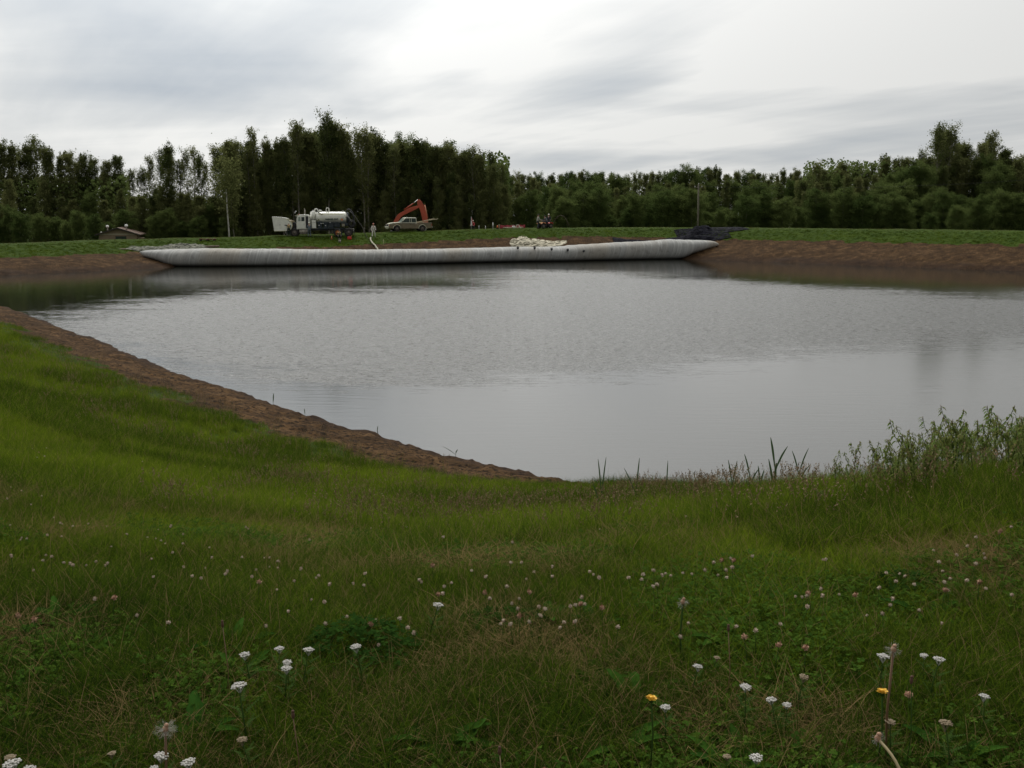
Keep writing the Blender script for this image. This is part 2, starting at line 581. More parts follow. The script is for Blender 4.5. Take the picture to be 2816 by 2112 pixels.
t.links.new(tmath(t, 'ADD', tnoise(t, pos, 5, 8, .65), tmath(t, 'MULTIPLY', tnoise(t, pos, 30, 3), .35)), bp.inputs['Height'])
t.links.new(bp.outputs[0], B.inputs['Normal'])
def gfn(X, Y):
    z, s, soil = terrain(X, Y, True)
    wetv = (1 - sstep(0.0, 0.9 + 1.3 * sstep(60, 80, Y), s + (fbm(X * 1.1, Y * 1.1, 3, 61) - .5) * 1.2))
    lush = sstep(3, 5, s) * (1 - sstep(11, 14, s))
    lush = np.maximum(lush, sstep(40, 60, Y) * (1 - sstep(13, 22, s)))
    # trampled track on top of the far dyke
    tr = sstep(60, 80, Y) * sstep(12.5, 14, s) * (1 - sstep(17, 19, s))
    soil2 = np.maximum(soil * (s < 20), tr * (0.30 + 0.35 * (fbm(X * .3, Y * .3, 3, 71) - .3)))
    return z, {'soil': soil2, 'wet': wetv, 'lush': lush}
ground = polar_grid(rs, angs, gfn, 'ground', [gm])
tag(ground, kind='structure')

wmat = bpy.data.materials.new('murky pond water'); wmat.use_nodes = True
t = wmat.node_tree; B = t.nodes['Principled BSDF']
geo = tnode(t, 'ShaderNodeNewGeometry'); pos = geo.outputs['Position']
rp = tnode(t, 'ShaderNodeAttribute', attribute_name='ripple')
fa = tnode(t, 'ShaderNodeAttribute', attribute_name='sheltered')
def water_bsdf(b):
    b.inputs['Base Color'].default_value = (.014, .015, .011, 1)
    b.inputs['IOR'].default_value = 1.58
    b.inputs['Specular IOR Level'].default_value = .5
water_bsdf(B)
B2 = tnode(t, 'ShaderNodeBsdfPrincipled'); water_bsdf(B2)
mp = tnode(t, 'ShaderNodeMapping'); mp.inputs['Scale'].default_value = (1, 1.55, 1); mp.inputs['Rotation'].default_value = (0, 0, R(8))
t.links.new(pos, mp.inputs[0])
# calm water: mirror-like in the lee of the banks, long faint swells in the open
t.links.new(tmath(t, 'SUBTRACT', .15, tmath(t, 'MULTIPLY', fa.outputs['Fac'], .125)), B.inputs['Roughness'])
mp2 = tnode(t, 'ShaderNodeMapping'); mp2.inputs['Scale'].default_value = (.30, 1.7, 1); mp2.inputs['Rotation'].default_value = (0, 0, R(6))
t.links.new(pos, mp2.inputs[0])
bp = tnode(t, 'ShaderNodeBump'); bp.inputs['Strength'].default_value = 1; bp.inputs['Distance'].default_value = .0055
t.links.new(tnoise(t, mp2.outputs[0], 2.4, 3, .5), bp.inputs['Height']); t.links.new(bp.outputs[0], B.inputs['Normal'])
# wind ripples
mpd = tnode(t, 'ShaderNodeMapping'); mpd.inputs['Scale'].default_value = (1.0, 1.9, 1); t.links.new(pos, mpd.inputs[0])
dash = tramp(t, tnoise(t, mpd.outputs[0], 2.2, 5, .7), [(.40, (.19, .19, .19)), (.60, (.42, .42, .42))])
t.links.new(dash, B2.inputs['Roughness'])
h1 = tmath(t, 'ADD', tnoise(t, mp.outputs[0], 2.6, 4, .6), tmath(t, 'MULTIPLY', tnoise(t, mp.outputs[0], 9.0, 2, .5), .35))
bp = tnode(t, 'ShaderNodeBump'); bp.inputs['Strength'].default_value = 1; bp.inputs['Distance'].default_value = .17
t.links.new(h1, bp.inputs['Height']); t.links.new(bp.outputs[0], B2.inputs['Normal'])
mpe = tnode(t, 'ShaderNodeMapping'); mpe.inputs['Scale'].default_value = (.55, 1.9, 1); t.links.new(pos, mpe.inputs[0])
mpl = tnode(t, 'ShaderNodeMapping'); mpl.inputs['Scale'].default_value = (.12, .5, 1); t.links.new(pos, mpl.inputs[0])
nn = tmath(t, 'ADD', tmath(t, 'MULTIPLY', tmath(t, 'SUBTRACT', tnoise(t, mpe.outputs[0], 2.2, 4, .7), .5), 2.1), tmath(t, 'MULTIPLY', tmath(t, 'SUBTRACT', tnoise(t, mpl.outputs[0], 1.0, 4, .6), .5), 1.1))
edge = tmath(t, 'ADD', rp.outputs['Fac'], nn)
rip = tramp(t, edge, [(0.28, (0, 0, 0)), (0.72, (1, 1, 1))])
mxw = tnode(t, 'ShaderNodeMixShader'); t.links.new(rip, mxw.inputs[0]); t.links.new(B.outputs[0], mxw.inputs[1]); t.links.new(B2.outputs[0], mxw.inputs[2])
t.links.new(mxw.outputs[0], t.nodes['Material Output'].inputs[0])
zone = [U(60, 940), U(170, 885), U(330, 842), U(470, 822), U(620, 806), U(800, 800), U(1100, 798), U(1330, 792), U(1400, 750), U(1480, 745), U(1700, 752), U(1900, 768),
        U(2050, 778), U(2350, 796), U(2600, 812), U(2816, 826), Vector((42, 70, 0)), Vector((34, 50, 0)), U(2816, 925), U(2300, 965), U(1900, 1000), U(1500, 1030), U(1150, 1052), U(900, 1062),
        U(700, 1045), U(520, 1022), U(380, 985), U(260, 945), U(150, 915)]
ZP = np.array([(p.x, p.y) for p in zone])
def wfn(X, Y):
    d = sdist(X, Y, ZP)
    w = 2.0 + Y.ravel() * .05
    v = 0.5 - d / (2 * w)
    v = np.clip(v + (fbm(X.ravel() * .12, Y.ravel() * .25, 3, 81) - .5) * .5, -.3, 1.3)
    v = np.where(d < -2.2 * w, 1.6, np.where(d > 2.2 * w, -.6, v))
    shel = np.maximum(sstep(66, 84, Y), sstep(46, 60, Y) * (1 - sstep(-22, -14, X)))
    return X * 0, {'ripple': v.reshape(X.shape), 'sheltered': shel}
wr = [8.0]
while wr[-1] < 150: wr.append(wr[-1] + max(.25, .012 * wr[-1]))
water = polar_grid(wr, np.radians(np.arange(-50, 50.1, .5)), wfn, 'pond_water', [wmat], closed=False)
tag(water, kind='structure')

# ------------------------------------------------------------------ the long geotextile tube
tube_pts = [  # px, y_bottom, y_top, metres forward of the camera
    (384, 694.5, 692, 106.0), (392, 705, 689, 105.5), (410, 713, 688, 105), (440, 722, 687, 104.5), (490, 732, 685.5, 104.2), (560, 734.6, 684.5, 104), (690, 733.5, 685, 104.5), (797, 731.5, 686, 105.3),
    (930, 729, 687, 106.6), (1046, 726, 687, 108), (1220, 722.5, 685, 110.8), (1400, 719.5, 680.5, 114), (1557, 718.7, 678.5, 116), (1600, 718.6, 674.5, 117), (1660, 718, 670.5, 118.2),
    (1780, 714.5, 664, 120.5), (1843, 711.5, 659.5, 121.4), (1880, 708.5, 659.5, 122.2), (1915, 699, 660, 123.2), (1950, 687, 661, 124.2), (1968, 681, 663.5, 124.8), (1976, 675, 669, 125)]
def tube_mesh(path, name, m, width=1.75, n=28, sub=14):
    dens = catmull([tuple(map(float, p)) for p in path], sub, False)
    rings, al = [], [0.0]
    prev = None
    for (px, yb, yt, Y) in dens:
        a, b = P(px, yb, Y), P(px, yt, Y)
        h = b.z - a.z
        w_ = min(1, max(0, (.60 - a.z) / .60)); w_ = w_ * w_ * (3 - 2 * w_); dz_ = (a.z + .14) * w_; h += dz_; a.z -= dz_
        c = Vector((a.x, Y, a.z))
        if prev is not None: al.append(al[-1] + (c - prev[0]).length)
        prev = (c, h)
        rings.append((c, h))
    vs, fs, ua, ar = [], [], [], []
    N = len(rings)
    for i, (c, h) in enumerate(rings):
        tdir = (rings[min(i + 1, N - 1)][0] - rings[max(i - 1, 0)][0]); tdir.z = 0; tdir.normalize()
        nrm = Vector((-tdir.y, tdir.x, 0))
        w = min(width, h * 1.0 + .04)
        wob = 1 + .008 * math.sin(al[i] * .9) + .006 * math.sin(al[i] * 4.1)
        for k in range(n):
            a = 2 * math.pi * k / n
            ca, sa = math.cos(a), math.sin(a)
            px_ = abs(ca) ** .85 * (1 if ca > 0 else -1) * w
            pz_ = abs(sa) ** .8 * (1 if sa > 0 else -1) * h * .5
            q = c + nrm * (px_ + w * .9) + Vector((0, 0, h * .5 * wob + pz_ * wob))
            vs.append(q); ua.append(al[i]); ar.append(k / n)
    for i in range(N - 1):
        for k in range(n):
            a, b = i * n + k, i * n + (k + 1) % n
            fs.append((a, b, b + n, a + n))
    fs.append(tuple(range(n))); fs.append(tuple((N - 1) * n + k for k in range(n)))
    mb = MB(); mb.add(vs, fs, 0, True)
    o = mb.build(name, m)
    a1 = o.data.attributes.new('along', 'FLOAT', 'POINT'); a1.data.foreach_set('value', ua)
    a2 = o.data.attributes.new('around', 'FLOAT', 'POINT'); a2.data.foreach_set('value', ar)
    return o
def geotextile(name, base, stain, amount=1.0):
    m = bpy.data.materials.new(name); m.use_nodes = True
    t = m.node_tree; B = t.nodes['Principled BSDF']
    B.inputs['Roughness'].default_value = .75; B.inputs['Specular IOR Level'].default_value = .25
    al = tnode(t, 'ShaderNodeAttribute', attribute_name='along').outputs['Fac']
    ar = tnode(t, 'ShaderNodeAttribute', attribute_name='around').outputs['Fac']
    geo = tnode(t, 'ShaderNodeNewGeometry'); pos = geo.outputs['Position']
    # stripes lean with height
    sp = tnode(t, 'ShaderNodeSeparateXYZ'); t.links.new(pos, sp.inputs[0])
    u = tmath(t, 'ADD', al, tmath(t, 'MULTIPLY', sp.outputs[2], -.28))
    cm = tnode(t, 'ShaderNodeCombineXYZ'); t.links.new(u, cm.inputs[0]); t.links.new(tmath(t, 'MULTIPLY', sp.outputs[2], .10), cm.inputs[1])
    s1 = tnoise(t, cm.outputs[0], 1.6, 3, .6)
    s2 = tnoise(t, cm.outputs[0], 5.0, 2, .5)
    c = tramp(t, tmath(t, 'ADD', tmath(t, 'MULTIPLY', s1, .6), tmath(t, 'MULTIPLY', s2, .4)), [(.35, tuple(x * .82 for x in base)), (.5, base), (.66, tuple(min(1, x * 1.17) for x in base))])
    fr = tmath(t, 'FRACT', tmath(t, 'DIVIDE', u, 1.02))
    seam = tmath(t, 'LESS_THAN', tmath(t, 'ABSOLUTE', tmath(t, 'SUBTRACT', fr, .5)), .045)
    fr2 = tmath(t, 'FRACT', tmath(t, 'DIVIDE', tmath(t, 'ADD', u, 1.5), 2.31))
    seam2 = tmath(t, 'LESS_THAN', tmath(t, 'ABSOLUTE', tmath(t, 'SUBTRACT', fr2, .5)), .03)
    sm = tmath(t, 'MULTIPLY', tmath(t, 'MAXIMUM', seam, seam2), .55)
    c = tmix(t, sm, c, tuple(min(1, x * 1.45) for x in base))
    lo = tnode(t, 'ShaderNodeMapRange'); t.links.new(al, lo.inputs['Value'])
    big = tnoise(t, cm.outputs[0], .16, 3, .5)
    c = tmix(t, tmath(t, 'MULTIPLY', tramp(t, big, [(.47, (0, 0, 0)), (.60, (1, 1, 1))]), .75 * amount), c, stain)
    # darker band just above the water
    g = tnode(t, 'ShaderNodeMapRange'); g.inputs['From Min'].default_value = .34; g.inputs['From Max'].default_value = .10
    t.links.new(sp.outputs[2], g.inputs['Value'])
    c = tmix(t, tmath(t, 'MULTIPLY', g.outputs[0], .75), c, (.035, .036, .026))
    c = tmix(t, tmath(t, 'MULTIPLY', tramp(t, tnoise(t, pos, 1.5, 8, .7), [(.52, (0, 0, 0)), (.70, (1, 1, 1))]), .5), c, (.10, .09, .075))
    t.links.new(c, B.inputs['Base Color'])
    bp = tnode(t, 'ShaderNodeBump'); bp.inputs['Strength'].default_value = .5; bp.inputs['Distance'].default_value = .05
    t.links.new(tmath(t, 'ADD', tmath(t, 'MULTIPLY', sm, -1.0), s2), bp.inputs['Height'])
    t.links.new(bp.outputs[0], B.inputs['Normal'])
    return m
M_geo = geotextile('grey woven geotextile', (.33, .33, .315), (.31, .27, .21), .75)
gt = tube_mesh(tube_pts, 'geotextile_tube', M_geo)
tag(gt, 'long pale grey striped fabric tube floating along the far edge of the pond', 'dewatering tube')
# seam ports along the tube
M_black = mat('black rubber', (.012, .012, .013), .6, bump=.2)
M_white = mat('white painted steel', (.78, .78, .69), .35, var=.18, vscale=2.0, bump=.05, coat=.3)
M_whitep = mat('white plastic', (.75, .74, .70), .5, var=.1)
for (px, py, Y) in ((1424, 684, 114.2), (1470, 684, 114.9), (1517, 687, 115.1), (1561, 689, 115.7), (1605, 692, 116.5)):
    b = P(px, py, Y + .25)
    mb = MB(); mb.cyl((0, 0, 0), (0, -.16, .10), .11, 12); mb.cyl((0, -.16, .1), (0, -.20, .12), .15, 12)
    o = mb.build('filling_port', M_black, gt); o.location = b
p0 = P(437, 699, 104.6)
mb = MB(); mb.add([(-.42, 0, -.02), (.22, -.02, -.22), (.5, .06, .12), (-.15, .05, .22), (-.42, .05, -.02), (.22, .03, -.22), (.5, .11, .12), (-.15, .10, .22)],
                  [(0, 1, 2, 3), (7, 6, 5, 4), (0, 4, 5, 1), (1, 5, 6, 2), (2, 6, 7, 3), (3, 7, 4, 0)])
o = mb.build('patch', M_whitep, gt); o.location = p0
tag(o, 'square white patch near the left end')

# ------------------------------------------------------------------ crumpled sheets
def sheet(name, m, outline_top, outline_bot, depth, nx=90, ny=22, amp=.3, freq=(1.0, 2.4), seed=1, fold=1.0, thick=.03, lean=0.5):
    """a heap of cloth: front silhouette between two curves (world x,z), running 'depth' metres back"""
    ot = np.array(outline_top); ob = np.array(outline_bot)
    x0, x1 = ot[0, 0], ot[-1, 0]
    xs = np.linspace(x0, x1, nx)
    vs, fs = [], []
    X = np.repeat(xs, ny); A = np.tile(np.linspace(0, 1, ny), nx)
    zt = np.interp(X, ot[:, 0], ot[:, 1]); zb = np.interp(X, ob[:, 0], ob[:, 1]); Yb = np.interp(X, ob[:, 0], ob[:, 2])
    prof = np.where(A < .62, np.sin(np.minimum(A, .62) / .62 * np.pi / 2), np.cos(np.clip((A - .62) / .38, 0, 1) * np.pi / 2) ** .7)
    yy = Yb + depth * A
    nz = np.abs(fbm(X * freq[0] + A * 1.7, A * freq[1] * 3 + X * .5, 4, seed) - .5) * 2
    rd = fbm(X * 1.9, A * 7, 3, seed + 5) - .5
    g = terrain(X, yy)
    hgt = np.maximum(zt - zb, .02)
    z = zb + hgt * prof * (1 - amp * (.55 - nz) * fold) + rd * .16 * hgt
    z = np.maximum(z, g + .02 + .03 * rd)
    vs = list(zip(X + rd * .15, yy + (nz - .3) * .5 * depth * .2, z))
    for i in range(nx - 1):
        for j in range(ny - 1):
            a = i * ny + j
            fs.append((a, a + ny, a + ny + 1, a + 1))
    mb = MB(); mb.add(vs, fs, 0, True)
    o = mb.build(name, m)
    sd_ = o.modifiers.new('thickness', 'SOLIDIFY'); sd_.thickness = thick; sd_.offset = 1
    return o
def cr(Y, pts):   # front curve: list of (px, py) at distance Y -> (x, z)
    return [(P(a, b, Y).x, P(a, b, Y).z) for a, b in pts]
def crb(Y, pts):
    return [(P(a, b, Y).x, P(a, b, Y).z, Y) for a, b in pts]
def fold_tones(name, c1, c2, rough, sc=3.0, spec=.4, lo=.42, hi=.58, dist=1.2, bd=.25, ior=1.3):
    m = bpy.data.materials.new(name); m.use_nodes = True
    t = m.node_tree; B = t.nodes['Principled BSDF']
    B.inputs['Roughness'].default_value = rough; B.inputs['Specular IOR Level'].default_value = spec
    B.inputs['IOR'].default_value = ior
    g = tnode(t, 'ShaderNodeNewGeometry')
    mp = tnode(t, 'ShaderNodeMapping'); mp.inputs['Scale'].default_value = (.55, .9, 1.7); t.links.new(g.outputs['Position'], mp.inputs[0])
    n = tnoise(t, mp.outputs[0], sc, 3, .5, dist)
    t.links.new(tramp(t, n, [(lo, c1), (hi, c2)]), B.inputs['Base Color'])  # dark creases and lighter ridges painted into the base colour
    bp = tnode(t, 'ShaderNodeBump'); bp.inputs['Strength'].default_value = 1.0; bp.inputs['Distance'].default_value = bd
    t.links.new(tnoise(t, mp.outputs[0], sc * 1.3, 4, .55, dist), bp.inputs['Height']); t.links.new(bp.outputs[0], B.inputs['Normal'])
    return m
M_grt = fold_tones('grey fabric with painted folds', (.06, .065, .05), (.24, .24, .19), .8, spec=.1)
M_crm = fold_tones('cream fabric with painted folds', (.16, .145, .10), (.64, .59, .46), .9, 2.2, spec=.05, lo=.44, hi=.54, dist=1.6)
M_blk = fold_tones('black plastic sheeting', (.002, .002, .004), (.016, .016, .022), .38, 2.2, .1, bd=.25, ior=1.06)  # lighter base tone stands in for glints on the crumpled plastic
# left: long grey folded sheet on the bank
Y = 108.5
o = sheet('fabric_bundle', M_grt, cr(Y, [(343, 688), (352, 682), (372, 676), (395, 676), (420, 677), (445, 673), (460, 671), (480, 669), (497, 668), (510, 670), (535, 670), (556, 674), (559, 680)]),
          crb(Y, [(343, 691), (370, 692), (400, 690), (450, 688), (500, 686), (559, 685)]), 2.2, 110, 20, .5, (1.1, 2.6), 4, 1.2)
tag(o, 'twisted grey-green fabric bundle lying on the bank above the left end of the tube', 'fabric bundle')
Y = 105.6
o = sheet('fabric_flap', M_grt, cr(Y, [(386, 690), (400, 687), (430, 685.5), (470, 684), (520, 683), (560, 682.5), (600, 684)]),
          crb(Y, [(386, 695), (420, 692), (470, 690), (540, 689), (600, 688)]), 1.4, 80, 12, .3, (1.0, 2.0), 9, 1.0)
tag(o, 'thin grey flap of fabric folded over the left end of the tube', 'fabric flap')
# centre: cream crumpled sheet
Y = 119.5
o = sheet('crumpled_tarpaulin', M_crm, cr(Y, [(1402, 668), (1404, 663), (1412, 657), (1420, 652), (1430, 649), (1438, 648), (1447, 650), (1460, 655), (1480, 657), (1500, 659), (1512, 660), (1520, 663), (1535, 662), (1550, 661), (1558, 662), (1559, 665)]),
          crb(Y - .6, [(1402, 672), (1408, 683), (1440, 684), (1450, 679), (1495, 679), (1500, 684), (1530, 681), (1545, 675), (1559, 668)]), 2.6, 130, 24, .40, (.8, 1.6), 23, 1.2)
tag(o, 'crumpled cream and white tarpaulin heaped on the brown bank behind the tube', 'tarpaulin')
# right: black sheeting
Y = 130.0
o = sheet('black_sheeting', M_blk, cr(Y, [(1868, 662), (1880, 655), (1900, 640), (1910, 630), (1925, 622), (1940, 618.5), (1955, 617.5), (1963, 621), (1972, 626), (1985, 625), (2000, 623), (2020, 624), (2035, 625), (2045, 630), (2058, 637), (2061, 640)]),
          crb(Y, [(1868, 664), (1900, 662), (1950, 660), (2000, 657), (2030, 650), (2045, 645), (2061, 641)]), 5.0, 140, 26, .38, (.8, 1.8), 37, 1.2)
tag(o, 'heap of shiny black plastic sheeting on the bank at the right end of the tube', 'plastic sheeting')
Y = 127.6
o = sheet('dark_liner', M_blk, cr(Y, [(1690, 676), (1750, 668), (1800, 664), (1843, 656), (1880, 651), (1900, 646), (1950, 648), (2000, 651), (2012, 657)]),
          crb(Y - .2, [(1690, 680), (1780, 674), (1850, 668), (1925, 672), (1975, 674), (2012, 664)]), 3.4, 90, 12, .15, (.7, 1.2), 47, .5)
tag(o, 'smooth dark liner sheet sloping down beneath the right end of the grey tube', 'liner')
# loose timbers by the left bundle
M_wood = mat('weathered timber', (.17, .13, .09), .85, var=.5, vscale=6, bump=.3)
M_pale = mat('pale new timber', (.55, .47, .30), .75, var=.25, vscale=6, bump=.2)
for (a, b, Y, r_, lab) in (((322, 688), (346, 686.5), 108.2, .16, 'short pale log sticking out of the left tip of the grey fabric bundle'),
                     ((558, 679.5), (603, 677.5), 109.5, .13, 'long straight timber lying at the right end of the grey fabric bundle')):
    A, Bp = P(a[0], a[1], Y), P(b[0], b[1], Y)
    mb = MB(); mb.tube([A, A.lerp(Bp, .5) + Vector((0, 0, .02)), Bp], [r_, r_ * .95, r_ * .9], 10)
    tag(mb.build('timber_log', M_wood), lab, 'log')
# ------------------------------------------------------------------ trees
def leaf_mat(name, c_lo, c_hi, trans=.42):
    m = bpy.data.materials.new(name); m.use_nodes = True
    t = m.node_tree; B = t.nodes['Principled BSDF']
    B.inputs['Roughness'].default_value = .8; B.inputs['Specular IOR Level'].default_value = 0.0
    at = tnode(t, 'ShaderNodeAttribute', attribute_name='shade').outputs['Fac']
    oi = tnode(t, 'ShaderNodeObjectInfo')
    f = tmath(t, 'ADD', tmath(t, 'MULTIPLY', at, .45), tmath(t, 'MULTIPLY', oi.outputs['Random'], .55))
    c = tramp(t, f, [(.1, c_lo), (.9, c_hi)])
    t.links.new(c, B.inputs['Base Color'])
    tr = tnode(t, 'ShaderNodeBsdfTranslucent'); t.links.new(c, tr.inputs['Color'])
    mx = tnode(t, 'ShaderNodeMixShader'); mx.inputs[0].default_value = trans
    t.links.new(B.outputs[0], mx.inputs[1]); t.links.new(tr.outputs[0], mx.inputs[2])
    t.links.new(mx.outputs[0], t.nodes['Material Output'].inputs[0])
    return m
M_leaf = leaf_mat('aspen foliage', (.062, .084, .026), (.200, .210, .080))
M_leaf2 = leaf_mat('willow foliage', (.060, .092, .026), (.140, .175, .055))
M_bark = mat('aspen bark', (.30, .27, .22), .9, var=.6, vscale=3, bump=.4)
M_birch = mat('pale bark', (.52, .50, .44), .85, var=.45, vscale=2.5, bump=.2)

def quads_mesh(name, co, shade, m, k=4):
    """co: (N,k,3) leaf polygons"""
    n = len(co)
    me = bpy.data.meshes.new(name)
    me.vertices.add(n * k); me.vertices.foreach_set('co', co.astype(np.float32).ravel())
    me.loops.add(n * k); me.loops.foreach_set('vertex_index', np.arange(n * k, dtype=np.int32))
    me.polygons.add(n); me.polygons.foreach_set('loop_start', np.arange(0, n * k, k, dtype=np.int32))
    me.update(calc_edges=True)
    a = me.attributes.new('shade', 'FLOAT', 'POINT'); a.data.foreach_set('value', np.repeat(shade, k).astype(np.float32))
    me.materials.append(m)
    return me
def leaf_quads(cen, size, rs_, stretch=1.0):
    n = len(cen)
    d = rs_.normal(size=(n, 3)); d /= np.linalg.norm(d, axis=1)[:, None]
    e = rs_.normal(size=(n, 3)); e -= d * (d * e).sum(1)[:, None]; e /= np.linalg.norm(e, axis=1)[:, None]
    s = (size * (0.6 + .8 * rs_.rand(n)))[:, None]
    a, b = d * s * .5 * stretch, e * s * .36
    return np.stack([cen - a, cen + b * 1.0, cen + a, cen - b], 1)
def tree_proto(name, seed, kind, n_leaf=7000, m=None, bark=None, hgt=20.0):
    rs_ = np.random.RandomState(seed)
    r2 = random.Random(seed)
    mb = MB()
    bend = [r2.uniform(-.5, .5) for _ in range(4)]
    def tr(z):
        q = z / hgt
        return Vector((bend[0] * q * q + .15 * math.sin(z * .5 + bend[2] * 9), bend[1] * q * q + .15 * math.cos(z * .4), z))
    zs = [-.3, 0, .5, 2, 5, 8, 11, 14, 17, hgt * .985]
    mb.tube([tr(max(z, 0)) + Vector((0, 0, min(z, 0))) for z in zs], [.22, .19, .16, .145, .125, .10, .08, .055, .03, .008], 7)
    cen, sh_ = [], []
    # crown envelope: radius as a function of relative height
    if kind == 'column': env = lambda q: 0 if q < .22 else (1.7 * math.sin(min(1, (q - .20) / .40) * math.pi / 2) ** .8 * (1 - .80 * max(0, (q - .70) / .30) ** 2.2))
    elif kind == 'spire': env = lambda q: 0 if q < .18 else 1.55 * (1 - .75 * max(0, (q - .45) / .55) ** 1.3)
    elif kind == 'sparse': env = lambda q: 0 if q < .3 else 1.35 * (1 - abs((q - .66) / .42) ** 2 * .55) + .1
    elif kind == 'round': env = lambda q: 0 if q < .2 else 3.0 * math.sqrt(max(0, 1 - ((q - .62) / .42) ** 2)) + .1
    elif kind == 'low': env = lambda q: 0 if q < .03 else 2.0 * (1 - max(0, (q - .45) / .55) ** 1.8) + .2
    nb = {'column': 58, 'spire': 62, 'sparse': 40, 'round': 60, 'low': 70}[kind]
    per = n_leaf // nb
    for b in range(nb):
        lo = {'column': .22, 'spire': .16, 'sparse': .32, 'round': .22, 'low': .05}[kind]
        q = lo + (1 - lo) * ((b + r2.random()) / nb) ** .92
        q = min(q, .99)
        rad = max(env(q), .12) * r2.uniform(.55, 1.12)
        if r2.random() < .15: rad *= 1.25
        az = b * 2.4 + r2.uniform(-.5, .5)
        up = (r2.uniform(.9, 1.9) + 1.2 * max(0, q - .75) * 4) if kind != 'round' else r2.uniform(.2, .8)
        if kind != 'round': rad *= .85; q = min(q, .93)
        p0 = tr(q * hgt * .97)
        p1 = p0 + Vector((math.cos(az) * rad, math.sin(az) * rad, rad * up))
        pm = p0.lerp(p1, .5) + Vector((0, 0, -.08 * rad))
        mb.tube([p0, pm, p1], [.035, .022, .006], 4, cap=False)
        k = int(per * (.5 + rad / 1.8) * r2.uniform(.65, 1.3))
        tpar = .25 + .8 * rs_.rand(k) ** .8
        base_ = np.array([p0.lerp(p1, float(v)) for v in tpar])
        cl = .30 + .16 * rad
        # leaves gather in clumps along the limb
        nc = max(2, int(rad * 3))
        cc = np.array([p0.lerp(p1, .3 + .75 * r2.random()) for _ in range(nc)]) + rs_.normal(scale=.22 * max(.6, rad * .6), size=(nc, 3))
        pick = rs_.randint(nc, size=k)
        pts = np.where((rs_.rand(k) < .42)[:, None], cc[pick] + rs_.normal(scale=cl * .55, size=(k, 3)), base_ + rs_.normal(scale=cl * .62, size=(k, 3)))
        cen.append(pts)
        sh_.append(np.clip(.5 + .4 * rs_.normal(size=1) + .22 * rs_.normal(size=k), 0, 1))
    if kind != 'round':
        for j in range(5 if kind != 'low' else 3):     # slim upright leaders that break the outline
            q = r2.uniform(.74, .93); az = r2.uniform(0, 6.28); off = r2.uniform(.2, .9)
            b0 = tr(q * hgt) + Vector((math.cos(az) * off, math.sin(az) * off, 0)); L = r2.uniform(1.2, 2.6) * (1.15 - .3 * (q - .74) / .19)
            L = min(L, hgt * 1.0 - b0.z)
            if L < .5: continue
            k = int(70 * L); tt = rs_.rand(k) ** .9
            mb.tube([b0, b0 + Vector((0, 0, L))], [.02, .004], 3, cap=False)
            wdt = .26 * (1.1 - tt) + .05
            cen.append(np.array([list(b0)] * k) + np.stack([rs_.normal(size=k) * wdt, rs_.normal(size=k) * wdt, tt * L], 1)); sh_.append(np.clip(.5 + .25 * rs_.normal(size=k), 0, 1))
    if kind in ('spire', 'sparse'):
        k = 90
        tt = rs_.rand(k)
        tp = tr(hgt * .96)
        cen.append(np.array(tp) + np.stack([rs_.normal(scale=.16 * (1.15 - tt)), rs_.normal(scale=.16 * (1.15 - tt)), tt * hgt * .07 - .2], 1) if False else
                   np.array([list(tp)] * k) + np.stack([rs_.normal(size=k) * .28 * (1.2 - tt), rs_.normal(size=k) * .28 * (1.2 - tt), tt * hgt * .075 - .3], 1))
        sh_.append(np.full(k, .5))
    cen = np.concatenate(cen); sh_ = np.concatenate(sh_)
    cen[:, 2] = np.maximum(cen[:, 2], .15)
    me = quads_mesh(name + ' crown', leaf_quads(cen, .20, rs_), sh_, m or M_leaf)
    root = bpy.data.objects.new(name, None); root.empty_display_size = .5
    C.objects.link(root)
    tk = mb.build('trunk', bark or M_bark, root)
    crn = bpy.data.objects.new('crown', me); C.objects.link(crn); crn.parent = root
    return root, [tk, crn]
PR = {}
PR['col'] = [tree_proto('aspen_tree', 100 + i, 'column', 12500) for i in range(4)]
PR['spi'] = [tree_proto('aspen_tree', 200 + i, 'spire', 11500) for i in range(3)]
PR['spa'] = [tree_proto('aspen_tree', 300 + i, 'sparse', 3600) for i in range(4)]
PR['rnd'] = [tree_proto('broadleaf_tree', 400 + i, 'round', 17000, M_leaf2) for i in range(2)]
PR['low'] = [tree_proto('aspen_tree', 500 + i, 'low', 15000, hgt=20) for i in range(3)]
used = set()
SIL = [(-500, 350), (-250, 375), (-100, 350), (-20, 385), (0, 362), (12, 372), (30, 395), (60, 388), (75, 398), (95, 370), (115, 366), (132, 392), (150, 390), (175, 410), (205, 412), (225, 430), (245, 418), (275, 424), (290, 445), (310, 422), (335, 424), (352, 462), (400, 470), (418, 432),
       (432, 418), (450, 405), (470, 398), (486, 425), (505, 430), (525, 400), (545, 400), (562, 430), (575, 440), (595, 400), (620, 395), (650, 388), (675, 385), (692, 420), (705, 356), (720, 420), (745, 380), (762, 392), (790, 372), (815, 350), (825, 338), (845, 365), (862, 350), (880, 372), (905, 320), (920, 345), (935, 342), (958, 360), (972, 395),
       (990, 352), (1010, 356), (1035, 342), (1055, 365), (1070, 400), (1085, 396), (1100, 368), (1115, 385), (1130, 392), (1160, 372), (1180, 392), (1205, 402), (1222, 392), (1240, 395), (1262, 412), (1280, 402), (1302, 408), (1320, 415), (1335, 408), (1360, 440), (1380, 445), (1395, 470), (1400, 480)]
FAR = [(1380, 478), (1425, 474), (1450, 482), (1500, 484), (1545, 474), (1600, 472), (1625, 476), (1665, 472), (1700, 484), (1740, 476), (1765, 470), (1800, 474), (1850, 470), (1890, 464), (1930, 456), (1970, 458), (2000, 472), (2040, 466), (2090, 472), (2140, 466), (2180, 468), (2220, 474), (2260, 470), (2400, 474)]
